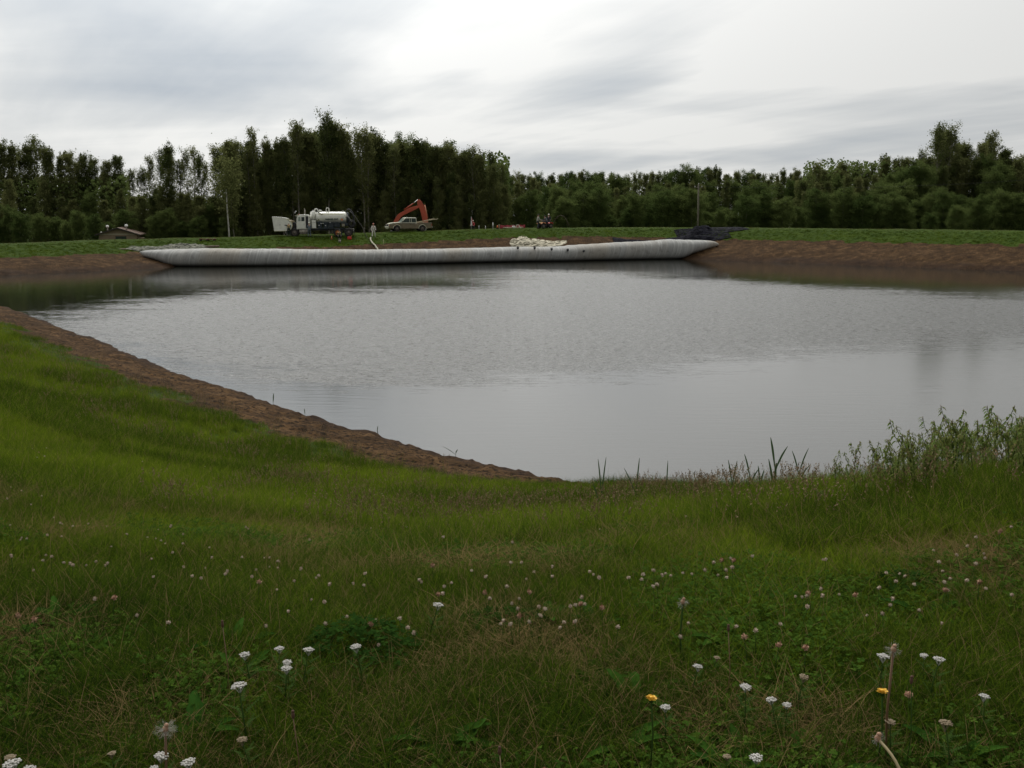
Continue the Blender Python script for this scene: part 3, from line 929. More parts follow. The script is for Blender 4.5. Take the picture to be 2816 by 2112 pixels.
RGT = [(2210, 478), (2235, 445), (2262, 446), (2285, 458), (2310, 434), (2350, 436), (2378, 448), (2395, 448), (2415, 410), (2445, 412), (2465, 418), (2490, 425), (2518, 412), (2545, 400), (2566, 345), (2600, 350), (2625, 378), (2650, 382), (2668, 400), (2705, 365), (2730, 395), (2755, 396), (2775, 420), (2800, 402), (2840, 405), (2950, 380), (3300, 395)]
def treeh(px, pyt, Y, zb):
    return P(px, pyt, Y).z - zb
spots, info = [], []
def row(x0, x1, step, Y, prof, kinds, label, group, drop=(0, 25), yj=3.0, seed=1, cat='tree'):
    r2 = random.Random(seed)
    a = np.array(prof)
    x = x0
    while x < x1:
        px = x + r2.uniform(-.35, .35) * step
        pyt = float(np.interp(px, a[:, 0], a[:, 1])) + r2.uniform(*drop)
        Yy = Y + r2.uniform(-yj, yj)
        k = r2.choice(kinds)
        pr = r2.choice(PR[k])
        q = P(px, 600, Yy)
        spots.append((q.x, Yy)); info.append((pr, px, pyt, r2.random(), r2.uniform(.85, 1.25), label, group, cat))
        x += step
g_tall = 'trees of the tall stand behind the vehicles'
row(642, 1392, 15, 147, SIL, ['col', 'spa', 'spi', 'col', 'spa'], 'tall slim dark aspen in the front row of the high stand behind the truck', g_tall, (-4, 16), 2, 11)
row(650, 1380, 30, 153, SIL, ['col', 'spi', 'rnd', 'col'], 'tall slim dark aspen deeper in the high stand behind the truck', g_tall, (5, 50), 3, 12)
row(640, 1400, 30, 146, [(600, 505), (800, 492), (1000, 500), (1200, 480), (1400, 520)], ['low'], 'shorter bushy young aspen at the foot of the high stand behind the truck', g_tall, (-22, 30), 1.5, 13)
g_left = 'trees of the wood behind the hut'
row(-420, 362, 22, 158, SIL, ['col', 'spa', 'spi', 'col'], 'dark aspen in the left wood behind the small tan hut', g_left, (-2, 22), 3, 21)
row(-420, 370, 42, 150, [(-400, 500), (0, 505), (200, 515), (370, 500)], ['low', 'low', 'rnd'], 'lower bushy green tree in front of the left wood near the hut', g_left, (-40, 50), 3, 23)
g_gap = 'loose-crowned trees between the hut and the truck'
row(372, 645, 18, 145, SIL, ['spa', 'spa', 'spa', 'spa'], 'slender open-crowned aspen with sky showing through, between hut and truck', g_gap, (-2, 28), 3, 31)
row(372, 650, 22, 141, [(370, 545), (450, 520), (550, 545), (650, 520)], ['low'], 'low dense aspen sapling beneath the open-crowned aspens left of the truck', g_gap, (-20, 25), 2, 32)
g_far = 'trees of the distant wood beyond the dyke'
row(1385, 2330, 17, 262, FAR, ['col', 'col', 'spi', 'rnd', 'spa'], 'small distant aspen in the level far wood beyond the centre of the dyke', g_far, (-3, 9), 5, 41)
row(1385, 2330, 30, 250, [(1300, 495), (2400, 490)], ['col', 'rnd', 'low'], 'shorter tree in front of the level far wood', g_far, (0, 28), 5, 42)
g_right = 'trees of the wood at the right edge'
row(2200, 3250, 18, 182, RGT, ['spi', 'col', 'spa', 'col'], 'ragged-topped aspen in the right-hand wood', g_right, (4, 26), 4, 51)
row(2190, 3250, 27, 174, [(2180, 505), (2300, 478), (2500, 452), (2600, 430), (2800, 436), (3200, 430)], ['low', 'col', 'rnd'], 'full green tree in front of the right-hand wood', g_right, (-8, 24), 4, 52)
g_sh = 'bushes along the foot of the woods'
for (a, b, st, Y, top_, sd_, lab) in ((1385, 2950, 37, 158, (515, 598), 61, 'rounded dark bush standing just beyond the right half of the dyke'),
                              (1500, 2900, 46, 168, (500, 575), 62, 'tall rounded willow bush behind the lower bushes beyond the right dyke'),
                              (-300, 660, 40, 138, (560, 610), 63, 'dark rounded bush at the foot of the left wood')):
    row(a, b, st, Y, [(-400, top_[0]), (3300, top_[0])], ['rnd'], lab, g_sh, (0, top_[1] - top_[0]), 3, sd_, 'bush')
row(2560, 2990, 60, 152, [(2560, 575), (2680, 540), (2760, 520), (2990, 510)], ['rnd'], 'big dark rounded bush beyond the far right end of the dyke', g_sh, (0, 18), 2, 64, 'bush')
sp_ = np.array(spots)
gz = terrain(sp_[:, 0], sp_[:, 1])
for (pr, px, pyt, rz, wd, lab, grp, cat), (x, Yy), z in zip(info, spots, gz):
    h = max(treeh(px, pyt, Yy, z), 2.0)
    s = h / 20.0
    sw = s * wd
    if pr in PR['rnd']: sw = max(s * wd, .42 * wd)
    if cat == 'bush': sw = s * wd * 1.3
    if pr in PR['low']: sw = max(s, .55) * wd
    root, kids = pr
    key = root.name
    if key not in used:
        used.add(key); o = root
        o.location = (x, Yy, z - .1); o.rotation_euler = (0, 0, rz * 6.28); o.scale = (sw, sw, s)
    else:
        o = fast_copy(root, kids, (x, Yy, z - .1), (0, 0, rz * 6.28), (sw, sw, s))
    if cat == 'bush': o.name = 'willow_bush'
    elif pr in PR['rnd']: o.name = 'broadleaf_tree'
    tag(o, lab, cat, grp)
# single trees one can point to
def single(kind, i, px, pyt, Y, wd, label, rz=1.0):
    q = P(px, 600, Y); z = H(q.x, Y)
    h = treeh(px, pyt, Y, z); s = h / 20
    root, kids = PR[kind][i]
    o = fast_copy(root, kids, (q.x, Y, z - .1), (0, 0, rz), (s * wd, s * wd, s))
    for k in ('group',):
        if k in o: del o[k]
    tag(o, label, 'tree'); o.name = 'aspen_tree'
    return o
single('spa', 0, 905, 316, 145, 1.0, 'tallest aspen of all, its thin spire topping the high stand above the tank truck')
single('spa', 1, 706, 352, 145, .8, 'thin bare-topped aspen rising at the left end of the high stand')
single('spa', 2, 822, 338, 145, .9, 'open-crowned aspen with see-through top left of the tallest spire')
single('spa', 3, 2566, 342, 178, 1.0, 'tallest ragged spire standing out of the right-hand wood', 2.)
single('spa', 0, 2600, 350, 178, 1.05, 'second ragged tall tree just right of the tallest spire of the right-hand wood', 3.)
single('spa', 1, 2706, 362, 176, .9, 'pointed tree standing above the right-hand wood near the right edge', 4.)
single('col', 2, 640, 382, 137.5, 1.15, 'full rounded aspen whose crown hangs above the pale bare birch trunk', 5.)
single('col', 0, 472, 396, 141, .85, 'dark narrow aspen standing clear against the sky right of the hut', 2.2)
# pale bare trunk
q = P(629, 648, 134); z = H(q.x, 134)
mb = MB(); tp = P(622, 520, 134)
mb.tube([(q.x, 134, z - .2), Vector((q.x, 134, z)).lerp(tp, .3) + Vector((.08, 0, 0)), Vector((q.x, 134, z)).lerp(tp, .7), tp], [.11, .10, .085, .06], 8)
root = empty('birch_tree', (0, 0, 0), 'birch with pale white bare trunk in front of the wood left of the truck', 'tree')
mb.build('trunk', M_birch, root)
rs_ = np.random.RandomState(5)
cen = np.array([list(tp)] * 1500) + rs_.normal(size=(1500, 3)) * np.array([.95, .8, 1.7]) + np.array([0, 0, 1.2])
crn = bpy.data.objects.new('crown', quads_mesh('birch crown', leaf_quads(cen, .28, rs_), rs_.rand(1500), M_leaf)); C.objects.link(crn); crn.parent = root

# dense undergrowth filling the depth of the woods
def undergrowth(seed):
    rs_ = np.random.RandomState(seed)
    cs, shd = [], []
    for (x0, x1, Y0, Y1, top_, n) in ((-430, 380, 153, 176, 495, 26000), (370, 660, 146, 160, 548, 9000), (640, 1400, 150, 164, 440, 30000), (1380, 2340, 262, 290, 498, 30000), (2190, 3300, 178, 205, 455, 34000)):
        px = rs_.uniform(x0, x1, n); Y = rs_.uniform(Y0, Y1, n)
        x = (px - 1408) / FPX * Y * 1.002
        ztop = np.array(EYE + (592 - top_) / FPX * Y) * (.86 + .28 * fbm(x * .25, Y * .25, 3, 7))
        z = .3 + (ztop - .3) * rs_.rand(n) ** .9
        cs.append(np.stack([x, Y, z], 1)); shd.append(fbm(x * .5, z * .5 + Y, 3, 9) * 1.1 - .1)
    cen = np.concatenate(cs)
    me = quads_mesh('undergrowth leaves', leaf_quads(cen, .55, rs_), np.clip(np.concatenate(shd), 0, 1), M_leaf2)
    o = bpy.data.objects.new('undergrowth', me); C.objects.link(o)
    tag(o, 'dark dense undergrowth filling the woods between the trunks', 'undergrowth', kind='stuff')
undergrowth(3)
# ------------------------------------------------------------------ utility pole and wires
M_pole = mat('grey wooden pole', (.15, .135, .095), .9, var=.4, vscale=4, bump=.3)
def utility_pole(px, pyt, Y, label, lean=.10):
    q = P(px, 600, Y); z = H(q.x, Y); top = P(px - 1, pyt, Y)
    r = empty('utility_pole', (q.x, Y, z), label, 'utility pole')
    h = top.z - z
    mb = MB(); mb.tube([(0, 0, -.3), (-.03, 0, h * .5), (-lean, 0, h)], [.16, .135, .11], 10); mb.build('pole', M_pole, r)
    mb = MB(); mb.box((-lean, .12, h - .45), (1.15, .09, .11)); mb.build('crossarm', M_pole, r)
    for sx in (-.5, 0.02, .5):
        mb = MB(); z0 = h - .39 if sx != .02 else h
        mb.cyl((sx - lean, .12 if sx != .02 else 0, z0), (sx - lean, .12 if sx != .02 else 0, z0 + .16), .05, 8, r2=.035); mb.ell((sx - lean, .12 if sx != .02 else 0, z0 + .13), (.07, .07, .04), 8)
        mb.build('insulator', M_whitep, r)
    return r, [Vector((q.x + sx - lean, Y + .12, z + h - .26)) for sx in (-.5, .5)]
r1, e1 = utility_pole(1920, 507, 146, 'thin wooden utility pole with a short crossarm beyond the black sheeting')
r2_, e2 = utility_pole(3050, 470, 128, 'wooden utility pole outside the right edge of the frame', .0)
r3_, e3 = utility_pole(1130, 545, 190, 'wooden utility pole hidden behind the high stand of aspens', .0)
M_wire = mat('aluminium wire', (.05, .05, .045), .9, spec=.1)
for k, (ea, eb) in enumerate(((e1, e2), (e1, e3))):
    for j in (0, 1):
        mb = MB()
        pts = []
        for i in range(17):
            a = i / 16
            p = ea[j].lerp(eb[j], a); p.z -= 4 * .9 * a * (1 - a)
            pts.append(p)
        mb.tube(pts, .007, 5)
        tag(mb.build('power_line', M_wire), ('thin overhead wire from the pole to the right edge, %s strand' if k == 0 else 'thin overhead wire running left from the pole, %s strand') % ('front' if j == 0 else 'rear'), 'wire')

# ------------------------------------------------------------------ people
def ik(a, b, l1, l2, hint):
    a, b = Vector(a), Vector(b)
    d = b - a
    L = min(d.length, (l1 + l2) * .999)
    d = d.normalized()
    b = a + d * L
    x = (l1 * l1 - l2 * l2 + L * L) / (2 * L)
    h = math.sqrt(max(l1 * l1 - x * x, 0))
    hn = Vector(hint); hn = (hn - d * hn.dot(d)).normalized()
    return a + d * x + hn * h, b
def remesh(o, vox):
    m = o.modifiers.new('one surface', 'REMESH'); m.mode = 'VOXEL'; m.voxel_size = vox; m.use_smooth_shade = True
    s = o.modifiers.new('soften', 'SMOOTH'); s.iterations = 2; s.factor = .5
M_skin = mat('skin', (.42, .26, .19), .6, var=.1)
M_boot = mat('dark leather boots', (.03, .026, .022), .7, bump=.2)
def person(loc, yaw, label, top, legs, hat, height=1.76, feet=((-.13, .0), (.13, .0)), hands=((-.32, .06, .80), (.32, .06, .80)), lean=(0, 0), pelvis=.93, hip_off=(0, 0),
           hard=True, look=(0, .3), strap=None, gender_s=1.0, group=None):
    """local frame: +y is forward, x to the person's right"""
    k = height / 1.76
    r = empty('person', loc, label, 'person', yaw, group)
    hp = Vector((hip_off[0], hip_off[1], pelvis))
    ch = hp + Vector((lean[0], lean[1], math.sqrt(max(.01, .47 ** 2 - lean[0] ** 2 - lean[1] ** 2))))
    nk = ch + (ch - hp) * .12
    dirn = (ch - hp).normalized()
    hd = nk + Vector((dirn.x * .12, dirn.y * .12 + look[0], .15 * (1 - abs(look[0]))))
    body, up, lo, bt, ht = MB(), MB(), MB(), MB(), MB()
    S = lambda p: Vector(p) * k
    # torso
    body.capsule(S(hp), S(ch), .11 * k, .12 * k); body.capsule(S(nk - dirn * .04), S(hd), .055 * k, .055 * k)
    # head with face
    body.ell(S(hd + Vector((0, 0, .05))), (.078 * k, .098 * k, .118 * k), 18)
    body.ell(S(hd + Vector((0, .055, -.02))), (.052 * k, .052 * k, .07 * k), 12)
    body.capsule(S(hd + Vector((0, .088, .055))), S(hd + Vector((0, .112, .022))), .009 * k, .015 * k, 8)
    for sx in (-1, 1):
        body.ell(S(hd + Vector((sx * .08, -.005, .035))), (.014 * k, .026 * k, .034 * k), 8)
        body.ell(S(hd + Vector((sx * .033, .084, .062))), (.015 * k, .012 * k, .01 * k), 8)
        body.capsule(S(hd + Vector((sx * .018, .094, -.022))), S(hd + Vector((0, .098, -.022))), .006 * k, .007 * k, 6)
    up.capsule(S(hp + Vector((0, 0, .02))), S(hp.lerp(ch, .5)), .155 * k, .15 * k, 14)
    for sx in (-1, 1):
        up.capsule(S(hp.lerp(ch, .45) + Vector((sx * .06, 0, 0))), S(ch + Vector((sx * .09, 0, -.05))), .12 * k, .125 * k, 12)
        sho = ch + Vector((sx * .19, 0, -.03))
        hand = Vector(hands[0 if sx < 0 else 1])
        el, wr = ik(sho, hand, .285, .26, (sx * .4, -.8, -.3))
        up.capsule(S(ch + Vector((sx * .1, 0, -.02))), S(sho), .075 * k, .072 * k)
        up.capsule(S(sho), S(el), .068 * k, .056 * k); up.capsule(S(el), S(wr), .056 * k, .043 * k)
        body.capsule(S(sho), S(el), .045 * k, .04 * k); body.capsule(S(el), S(wr), .04 * k, .028 * k)
        fd = (wr - el).normalized()
        sd_ = fd.cross(Vector((sx, 0.2, 0.1))).normalized()
        nn = fd.cross(sd_)
        palm = wr + fd * .05
        body.capsule(S(wr), S(palm + fd * .02), .027 * k, .034 * k)
        for fi, (off, ln) in enumerate(((-.027, .060), (-.009, .072), (.009, .068), (.027, .052))):
            b0 = palm + fd * .035 + sd_ * off
            b1 = b0 + fd * ln * .55 + nn * .012 * sx; b2 = b1 + fd * ln * .35 + nn * .028 * sx
            body.capsule(S(b0), S(b1), .0095 * k, .009 * k, 6); body.capsule(S(b1), S(b2), .009 * k, .0078 * k, 6)
        th = palm - fd * .02 - sd_ * .03
        body.capsule(S(th), S(th + fd * .045 - sd_ * .03 + nn * .02 * sx), .012 * k, .009 * k, 6)
        # legs
        hj = hp + Vector((sx * .095, 0, -.03))
        fx = feet[0 if sx < 0 else 1]
        ank = Vector((fx[0], fx[1], (fx[2] if len(fx) > 2 else 0) + .09))
        kn, ank = ik(hj, ank, .43, .42, (sx * .12, 1, 0))
        lo.capsule(S(hj), S(kn), .098 * k, .072 * k, 12); lo.capsule(S(kn), S(ank + Vector((0, 0, .02))), .070 * k, .052 * k, 12)
        body.capsule(S(hj), S(kn), .07 * k, .05 * k); body.capsule(S(kn), S(ank), .048 * k, .035 * k); body.capsule(S(ank), S(ank + Vector((0, .1, -.05))), .035 * k, .03 * k)
        bt.capsule(S(ank + Vector((0, 0, .05))), S(ank + Vector((0, -.01, -.03))), .058 * k, .055 * k)
        bt.capsule(S(ank + Vector((0, -.01, -.045))), S(ank + Vector((sx * .01, .15, -.052))), .045 * k, .04 * k)
    lo.capsule(S(hp + Vector((-.06, 0, -.02))), S(hp + Vector((.06, 0, -.02))), .125 * k, .125 * k, 12)
    o = body.build('body', M_skin, r); remesh(o, .0095)
    o = up.build('jacket', top, r); remesh(o, .02)
    o = lo.build('trousers', legs, r); remesh(o, .02)
    o = bt.build('boots', M_boot, r); remesh(o, .015)
    ht.ell(S(hd + Vector((0, -.005, .095))), (.108 * k, .128 * k, .088 * k), 16)
    if hard:
        ht.ell(S(hd + Vector((0, .02, .078))), (.13 * k, .165 * k, .014 * k), 16)
        ht.build('hard_hat', hat, r)
    else:
        ht.build('hair' if hat is M_hair else 'cap', hat, r)
    if strap:
        for sx in (-1, 1):
            mb = MB()
            a0, a1 = ch + Vector((sx * .09, .0, .095)), hp.lerp(ch, .2)
            f = Vector((0, .16, 0)); bq = Vector((0, -.16, 0))
            mb.tube([S(a1 + f + Vector((sx * .08, 0, 0))), S(ch + f * .85 + Vector((sx * .09, 0, 0))), S(a0), S(ch + bq * .85 + Vector((sx * .09, 0, 0))), S(a1 + bq + Vector((sx * .08, 0, 0)))], .024 * k, 6)
            mb.build('reflective_strap', strap, r)
    return r
M_hair = mat('dark hair', (.02, .015, .012), .7)
M_coverall = mat('white coveralls', (.62, .60, .53), .85, var=.15, bump=.3)
M_dkgreen = mat('dark green work clothes', (.022, .035, .028), .85, bump=.3)
M_bluegrey = mat('blue grey work clothes', (.10, .125, .14), .85, bump=.3, var=.2)
M_dknavy = mat('dark navy work clothes', (.018, .020, .030), .85, bump=.3)
M_greytop = mat('light grey shirt', (.30, .30, .27), .85, bump=.3)
M_orange = mat('orange plastic', (.62, .14, .03), .45)
M_orhat = mat('orange hard hat', (.45, .12, .05), .4)
M_hiyel = mat('reflective yellow tape', (.75, .50, .12), .4)
M_redc = mat('red cloth', (.33, .03, .03), .7)
M_whitehat = mat('white hard hat', (.74, .72, .62), .35)
def gp(px, Y):
    q = P(px, 600, Y); return Vector((q.x, Y, H(q.x, Y)))
def gpy(px, py, Y):   # keep the pixel height, used where the terrain undulates
    return P(px, py, Y)
person(gp(1026, 122.5), R(195), 'person in white coveralls and orange hard hat standing right of the truck', M_coverall, M_coverall, M_orhat, feet=((-.22, -.18), (.2, .30)), hands=((-.25, .22, .95), (.28, .25, .90)), lean=(0, .06))

# ------------------------------------------------------------------ wheels, truck
M_tyre = mat('muddy black tyre', (.030, .027, .024), .9, var=.4, vscale=6, bump=.4, bscale=30)
M_rim = mat('dirty wheel rim', (.20, .17, .14), .6, var=.5, vscale=9)
M_rimor = mat('orange wheel hub', (.55, .20, .07), .5)
M_dark = mat('dark blue painted frame', (.018, .030, .038), .55, var=.4, vscale=3, bump=.1)
M_blackp = mat('black paint', (.010, .010, .011), .5)
M_steel = mat('worn steel', (.30, .29, .26), .45, .6, var=.3, vscale=6)
M_alu = mat('dusty aluminium', (.34, .31, .26), .45, .5, var=.35, vscale=5)
M_glass = mat('tinted glass', (.03, .04, .04), .08, spec=.8)
M_glass_l = mat('glass with painted reflection', (.26, .31, .27), .12, spec=.9)  # pale base colour stands in for sky reflected in the glass
M_cream = mat('dust-yellowed white trim', (.60, .58, .38), .5, var=.15)
def wheel(parent, x, y, z, r, w, name='wheel', rim=None, dual=False):
    wv = bpy.data.objects.new(name, None) if False else None
    mb = MB()
    sgn = 1 if y > 0 else -1
    prof = [(r * .56, -w / 2), (r * .9, -w / 2), (r * .985, -w * .4), (r, -w * .2), (r, w * .2), (r * .985, w * .4), (r * .9, w / 2), (r * .56, w / 2)]
    n = 28
    vs, fs = [], []
    for i in range(n):
        a = 2 * math.pi * i / n
        for (rr, yy) in prof:
            lug = 1.012 if (i % 2 and rr > r * .97) else 1.0
            vs.append((rr * lug * math.cos(a), yy, rr * lug * math.sin(a)))
    m_ = len(prof)
    for i in range(n):
        for j in range(m_ - 1):
            a, b = i * m_ + j, ((i + 1) % n) * m_ + j
            fs.append((a, a + 1, b + 1, b))
    mb.add(vs, fs, 0, True)
    wh = mb.build(name, M_tyre, parent); wh.location = (x, y, z)
    rb = MB()
    o = sgn * w * .34
    rb.cyl((0, o - sgn * .05, 0), (0, o, 0), r * .57, 20)
    rb.tube([(r * .56 * math.cos(a), o + sgn * .02, r * .56 * math.sin(a)) for a in [2 * math.pi * i / 20 for i in range(21)]], .02, 6)
    rb.cyl((0, o, 0), (0, o + sgn * .09, 0), r * .22, 14)
    for i in range(8):
        a = 2 * math.pi * i / 8
        rb.cyl((r * .34 * math.cos(a), o, r * .34 * math.sin(a)), (r * .34 * math.cos(a), o + sgn * .035, r * .34 * math.sin(a)), r * .04, 6)
    rb.build('rim', rim or M_rim, wh)
    return wh
def text_part(s, size, m, parent, loc, rot, name='lettering', depth=.006, bold=.01):
    cu = bpy.data.curves.new(name, 'FONT'); cu.body = s; cu.size = size; cu.extrude = depth; cu.align_x = 'CENTER'; cu.align_y = 'CENTER'; cu.offset = bold
    o = bpy.data.objects.new(name, cu); C.objects.link(o)
    bpy.context.view_layer.update()
    me = bpy.data.meshes.new_from_object(o)
    bpy.data.objects.remove(o)
    o = bpy.data.objects.new(name, me); C.objects.link(o)
    me.materials.clear(); me.materials.append(m)
    o.parent = parent; o.location = loc; o.rotation_euler = rot
    return o
M_letter = mat('dark green lettering', (.02, .04, .03), .5)
# local frame: +x forward, +y left (towards the camera), z up
tY = 122.0
q = P(972, 640, tY)
yaw = R(8)
zt_ = (H(q.x, tY) + H(P(817, 640, tY - 1.2).x, tY - 1.2)) / 2
truck = empty('vacuum_truck', (q.x, tY + 1.0, zt_ + .02), 'white vacuum tank truck with its hood tilted forward on the far dyke', 'truck', math.pi + yaw)
truck.scale = (1.0, 1.0, 1.0)
mb = MB()
for sy in (-.42, .42): mb.box((4.1, sy, .88), (7.9, .10, .26))
for x in (.4, 1.4, 2.6, 4.2, 5.6, 7.4): mb.box((x, 0, .88), (.12, .84, .18))
mb.box((8.05, 0, .62), (.10, 1.3, .2)); mb.cyl((7.3, -.95, .52), (7.3, .95, .52), .07); mb.cyl((2.05, -.9, .52), (2.05, .9, .52), .10); mb.cyl((.72, -.9, .52), (.72, .9, .52), .10)
mb.ell((2.05, 0, .52), (.28, .22, .25)); mb.ell((.72, 0, .52), (.28, .22, .25))
mb.build('chassis', M_blackp, truck, .01)
for sy in (-1, 1):
    wheel(truck, 7.3, sy * .98, .52, .52, .30, rim=M_rim)
    wheel(truck, 2.05, sy * .92, .52, .52, .52, rim=M_rimor if sy > 0 else M_rim)
    wheel(truck, .72, sy * .92, .52, .52, .52)
mb = MB(); mb.box((8.35, 0, .55), (.12, 2.2, .30), bev=.03); mb.box((8.25, .75, .30), (.1, .12, .3)); mb.box((8.25, -.75, .30), (.1, .12, .3))
mb.build('bumper', M_steel, truck, .01)
# hood, hinged at the front and tipped forward
arc = [(8.28 + .62 * math.cos(a) - .12, 1.40 + .66 * math.sin(a)) for a in [R(d) for d in range(100, 262, 12)]]
hood = [(9.92, 2.45), (8.75, 2.38), (8.10, 2.24)] + arc + [(8.05, .72), (9.72, .70)]
mb = MB()
for sy in (-1.04, 1.0): mb.prism(hood, sy, sy + .04)
mb.prism([(9.92, 2.45), (9.86, 2.45), (9.66, .72), (9.72, .70)], -1.0, 1.0)
mb.prism([(9.90, 2.44), (8.75, 2.37), (8.12, 2.23), (8.12, 2.19), (8.75, 2.33), (9.88, 2.40)], -1.0, 1.0)
ho = mb.build('hood', M_white, truck, .012)
mb = MB()
for sy in (-1.06, 1.06):
    mb.tube([(8.10, sy, 2.22)] + [(a, sy, b) for a, b in arc] + [(8.05, sy, .72)], .045, 6)
    mb.tube([(8.05, sy, .72), (9.70, sy, .70)], .03, 6)
mb.build('fender_trim', M_cream, ho)
mb = MB(); mb.box((9.0, 1.05, 1.45), (.10, .02, .07)); mb.build('latch', M_blackp, ho)
# engine bay
mb = MB(); mb.box((7.75, 0, 1.15), (1.15, .62, .75), bev=.05); mb.box((7.9, 0, 1.55), (.9, .36, .22), bev=.04); mb.cyl((8.45, 0, 1.25), (8.52, 0, 1.25), .36, 18); mb.box((8.62, 0, 1.25), (.08, .95, 1.0), bev=.02)
for i in range(5): mb.cyl((7.4 + i * .2, .33, 1.35), (7.4 + i * .2, .45, 1.15), .045, 8)
mb.box((7.3, 0, 1.35), (.35, 1.5, .9), bev=.08)
mb.build('engine', M_blackp, truck)
mb = MB(); mb.cyl((7.45, .55, 1.82), (7.95, .55, 1.86), .20, 18); mb.cyl((7.3, .55, 1.8), (7.45, .55, 1.82), .13, 14); mb.build('air_filter', mat('tan filter housing', (.30, .24, .15), .6), truck)
mb = MB(); mb.tube([(7.1, .5, 1.5), (7.4, .62, 1.35), (7.8, .60, 1.3)], .09, 10); mb.build('coolant_hose', mat('rusty brown hose', (.20, .07, .03), .7), truck)
# cab
cabp = [(7.02, .92), (7.02, 1.86), (6.90, 2.50), (6.62, 2.70), (5.62, 2.70), (5.44, 2.52), (5.42, .92)]
mb = MB(); mb.prism(cabp, -1.0, 1.0); cab = mb.build('cab', M_white, truck, .04)
mb = MB(); mb.box((7.06, 0, 2.60), (.30, 1.95, .05), (0, .25, 0)); mb.build('sun_visor', M_cream, cab)
mb = MB(); mb.add([(7.045, -.85, 1.90), (7.045, .88, 1.90), (6.93, .85, 2.47), (6.93, -.82, 2.47), (7.025, -.85, 1.90), (7.025, .88, 1.90), (6.91, .85, 2.47), (6.91, -.82, 2.47)], [(0, 1, 2, 3), (7, 6, 5, 4), (0, 4, 5, 1), (1, 5, 6, 2), (2, 6, 7, 3), (3, 7, 4, 0)])
mb.build('windscreen', M_glass_l, cab)
mb = MB(); mb.prism([(6.86, 1.05), (6.86, 1.86), (6.78, 2.46), (5.98, 2.46), (5.98, 1.05)], 1.005, 1.035)
door = mb.build('door', M_white, cab, .01)
mb = MB(); mb.prism([(6.42, 1.90), (6.40, 2.40), (6.04, 2.40), (6.04, 1.90)], 1.037, 1.045); mb.build('window', M_glass, door)
mb = MB(); mb.prism([(6.80, 1.90), (6.75, 2.40), (6.52, 2.40), (6.50, 1.90)], 1.037, 1.045); mb.build('window', M_glass_l, door)
mb = MB(); mb.box((6.1, 1.045, 1.55), (.14, .03, .04)); mb.build('handle', M_steel, door)
mb = MB(); mb.prism([(5.90, 1.0), (5.90, 2.50), (5.58, 2.50), (5.58, 1.0)], 1.003, 1.012); mb.build('dark_gap_panel', M_blackp, cab)  # flat black plate stands in for the shade inside the gap
mb = MB(); mb.tube([(6.95, 1.02, 1.75), (7.0, 1.25, 1.85), (7.0, 1.25, 2.2)], .015, 6); mb.box((7.0, 1.28, 2.12), (.06, .18, .36), bev=.02); mb.build('mirror', M_steel, cab)
mb = MB()
for y in (-.5, -.2, .1, .4): mb.box((6.75, y, 2.72), (.10, .10, .05), bev=.01)
mb.build('marker_lights', M_orange, cab)
mb = MB(); mb.cyl((6.05, -.3, 2.6), (6.05, -.3, 3.30), .07, 12); mb.tube([(6.05, -.3, 3.3), (6.07, -.3, 3.36), (6.12, -.3, 3.40)], .055, 10); mb.build('exhaust_stack', M_alu, truck)
mb = MB(); mb.cyl((5.72, .86, .62), (6.72, .86, .62), .27, 20); mb.box((5.95, .98, .62), (.05, .3, .56)); mb.box((6.5, .98, .62), (.05, .3, .56)); mb.box((6.2, 1.12, .42), (.7, .16, .03)); mb.build('fuel_tank', M_alu, truck)
# body behind the cab
mb = MB(); mb.box((4.92, .78, 1.57), (.50, .42, 1.06), bev=.03); mb.box((4.92, .995, 1.57), (.44, .02, .02))
lk_ = mb.build('tool_locker', M_white, truck)
mb = MB(); mb.box((4.92, 1.0, 1.72), (.46, .02, .025)); mb.build('handle', M_blackp, lk_)
mb = MB(); mb.cyl((5.02, .1, 1.3), (5.02, .1, 2.95), .36, 22); mb.ell((5.02, .1, 2.95), (.36, .36, .16), 16); mb.cyl((4.98, .62, 2.15), (4.98, .62, 3.05), .22, 18); mb.ell((4.98, .62, 3.05), (.22, .22, .10), 14)
mb.build('cyclone_filter', M_white, truck)
mb = MB(); mb.tube([(4.85, .4, 3.0)] + [(4.62 + .23 * math.cos(a), .4, 3.08 + .30 * math.sin(a)) for a in [R(d) for d in range(10, 181, 17)]] + [(4.39, .4, 2.95)], .085, 10)
mb.tube([(4.35, .2, 2.95)] + [(4.14 + .2 * math.cos(a), .2, 2.98 + .22 * math.sin(a)) for a in [R(d) for d in range(10, 181, 17)]] + [(3.94, .2, 2.85)], .08, 10)
mb.build('suction_pipes', M_white, truck)
mb = MB(); mb.tube([(5.25, 1.0, 2.12), (4.6, 1.02, 2.10)], .03, 8); mb.tube([(4.75, .62, 3.12), (4.35, .78, 2.98), (3.95, .88, 2.72), (3.85, .9, 2.7)], .05, 8); mb.build('rails', M_blackp, truck)
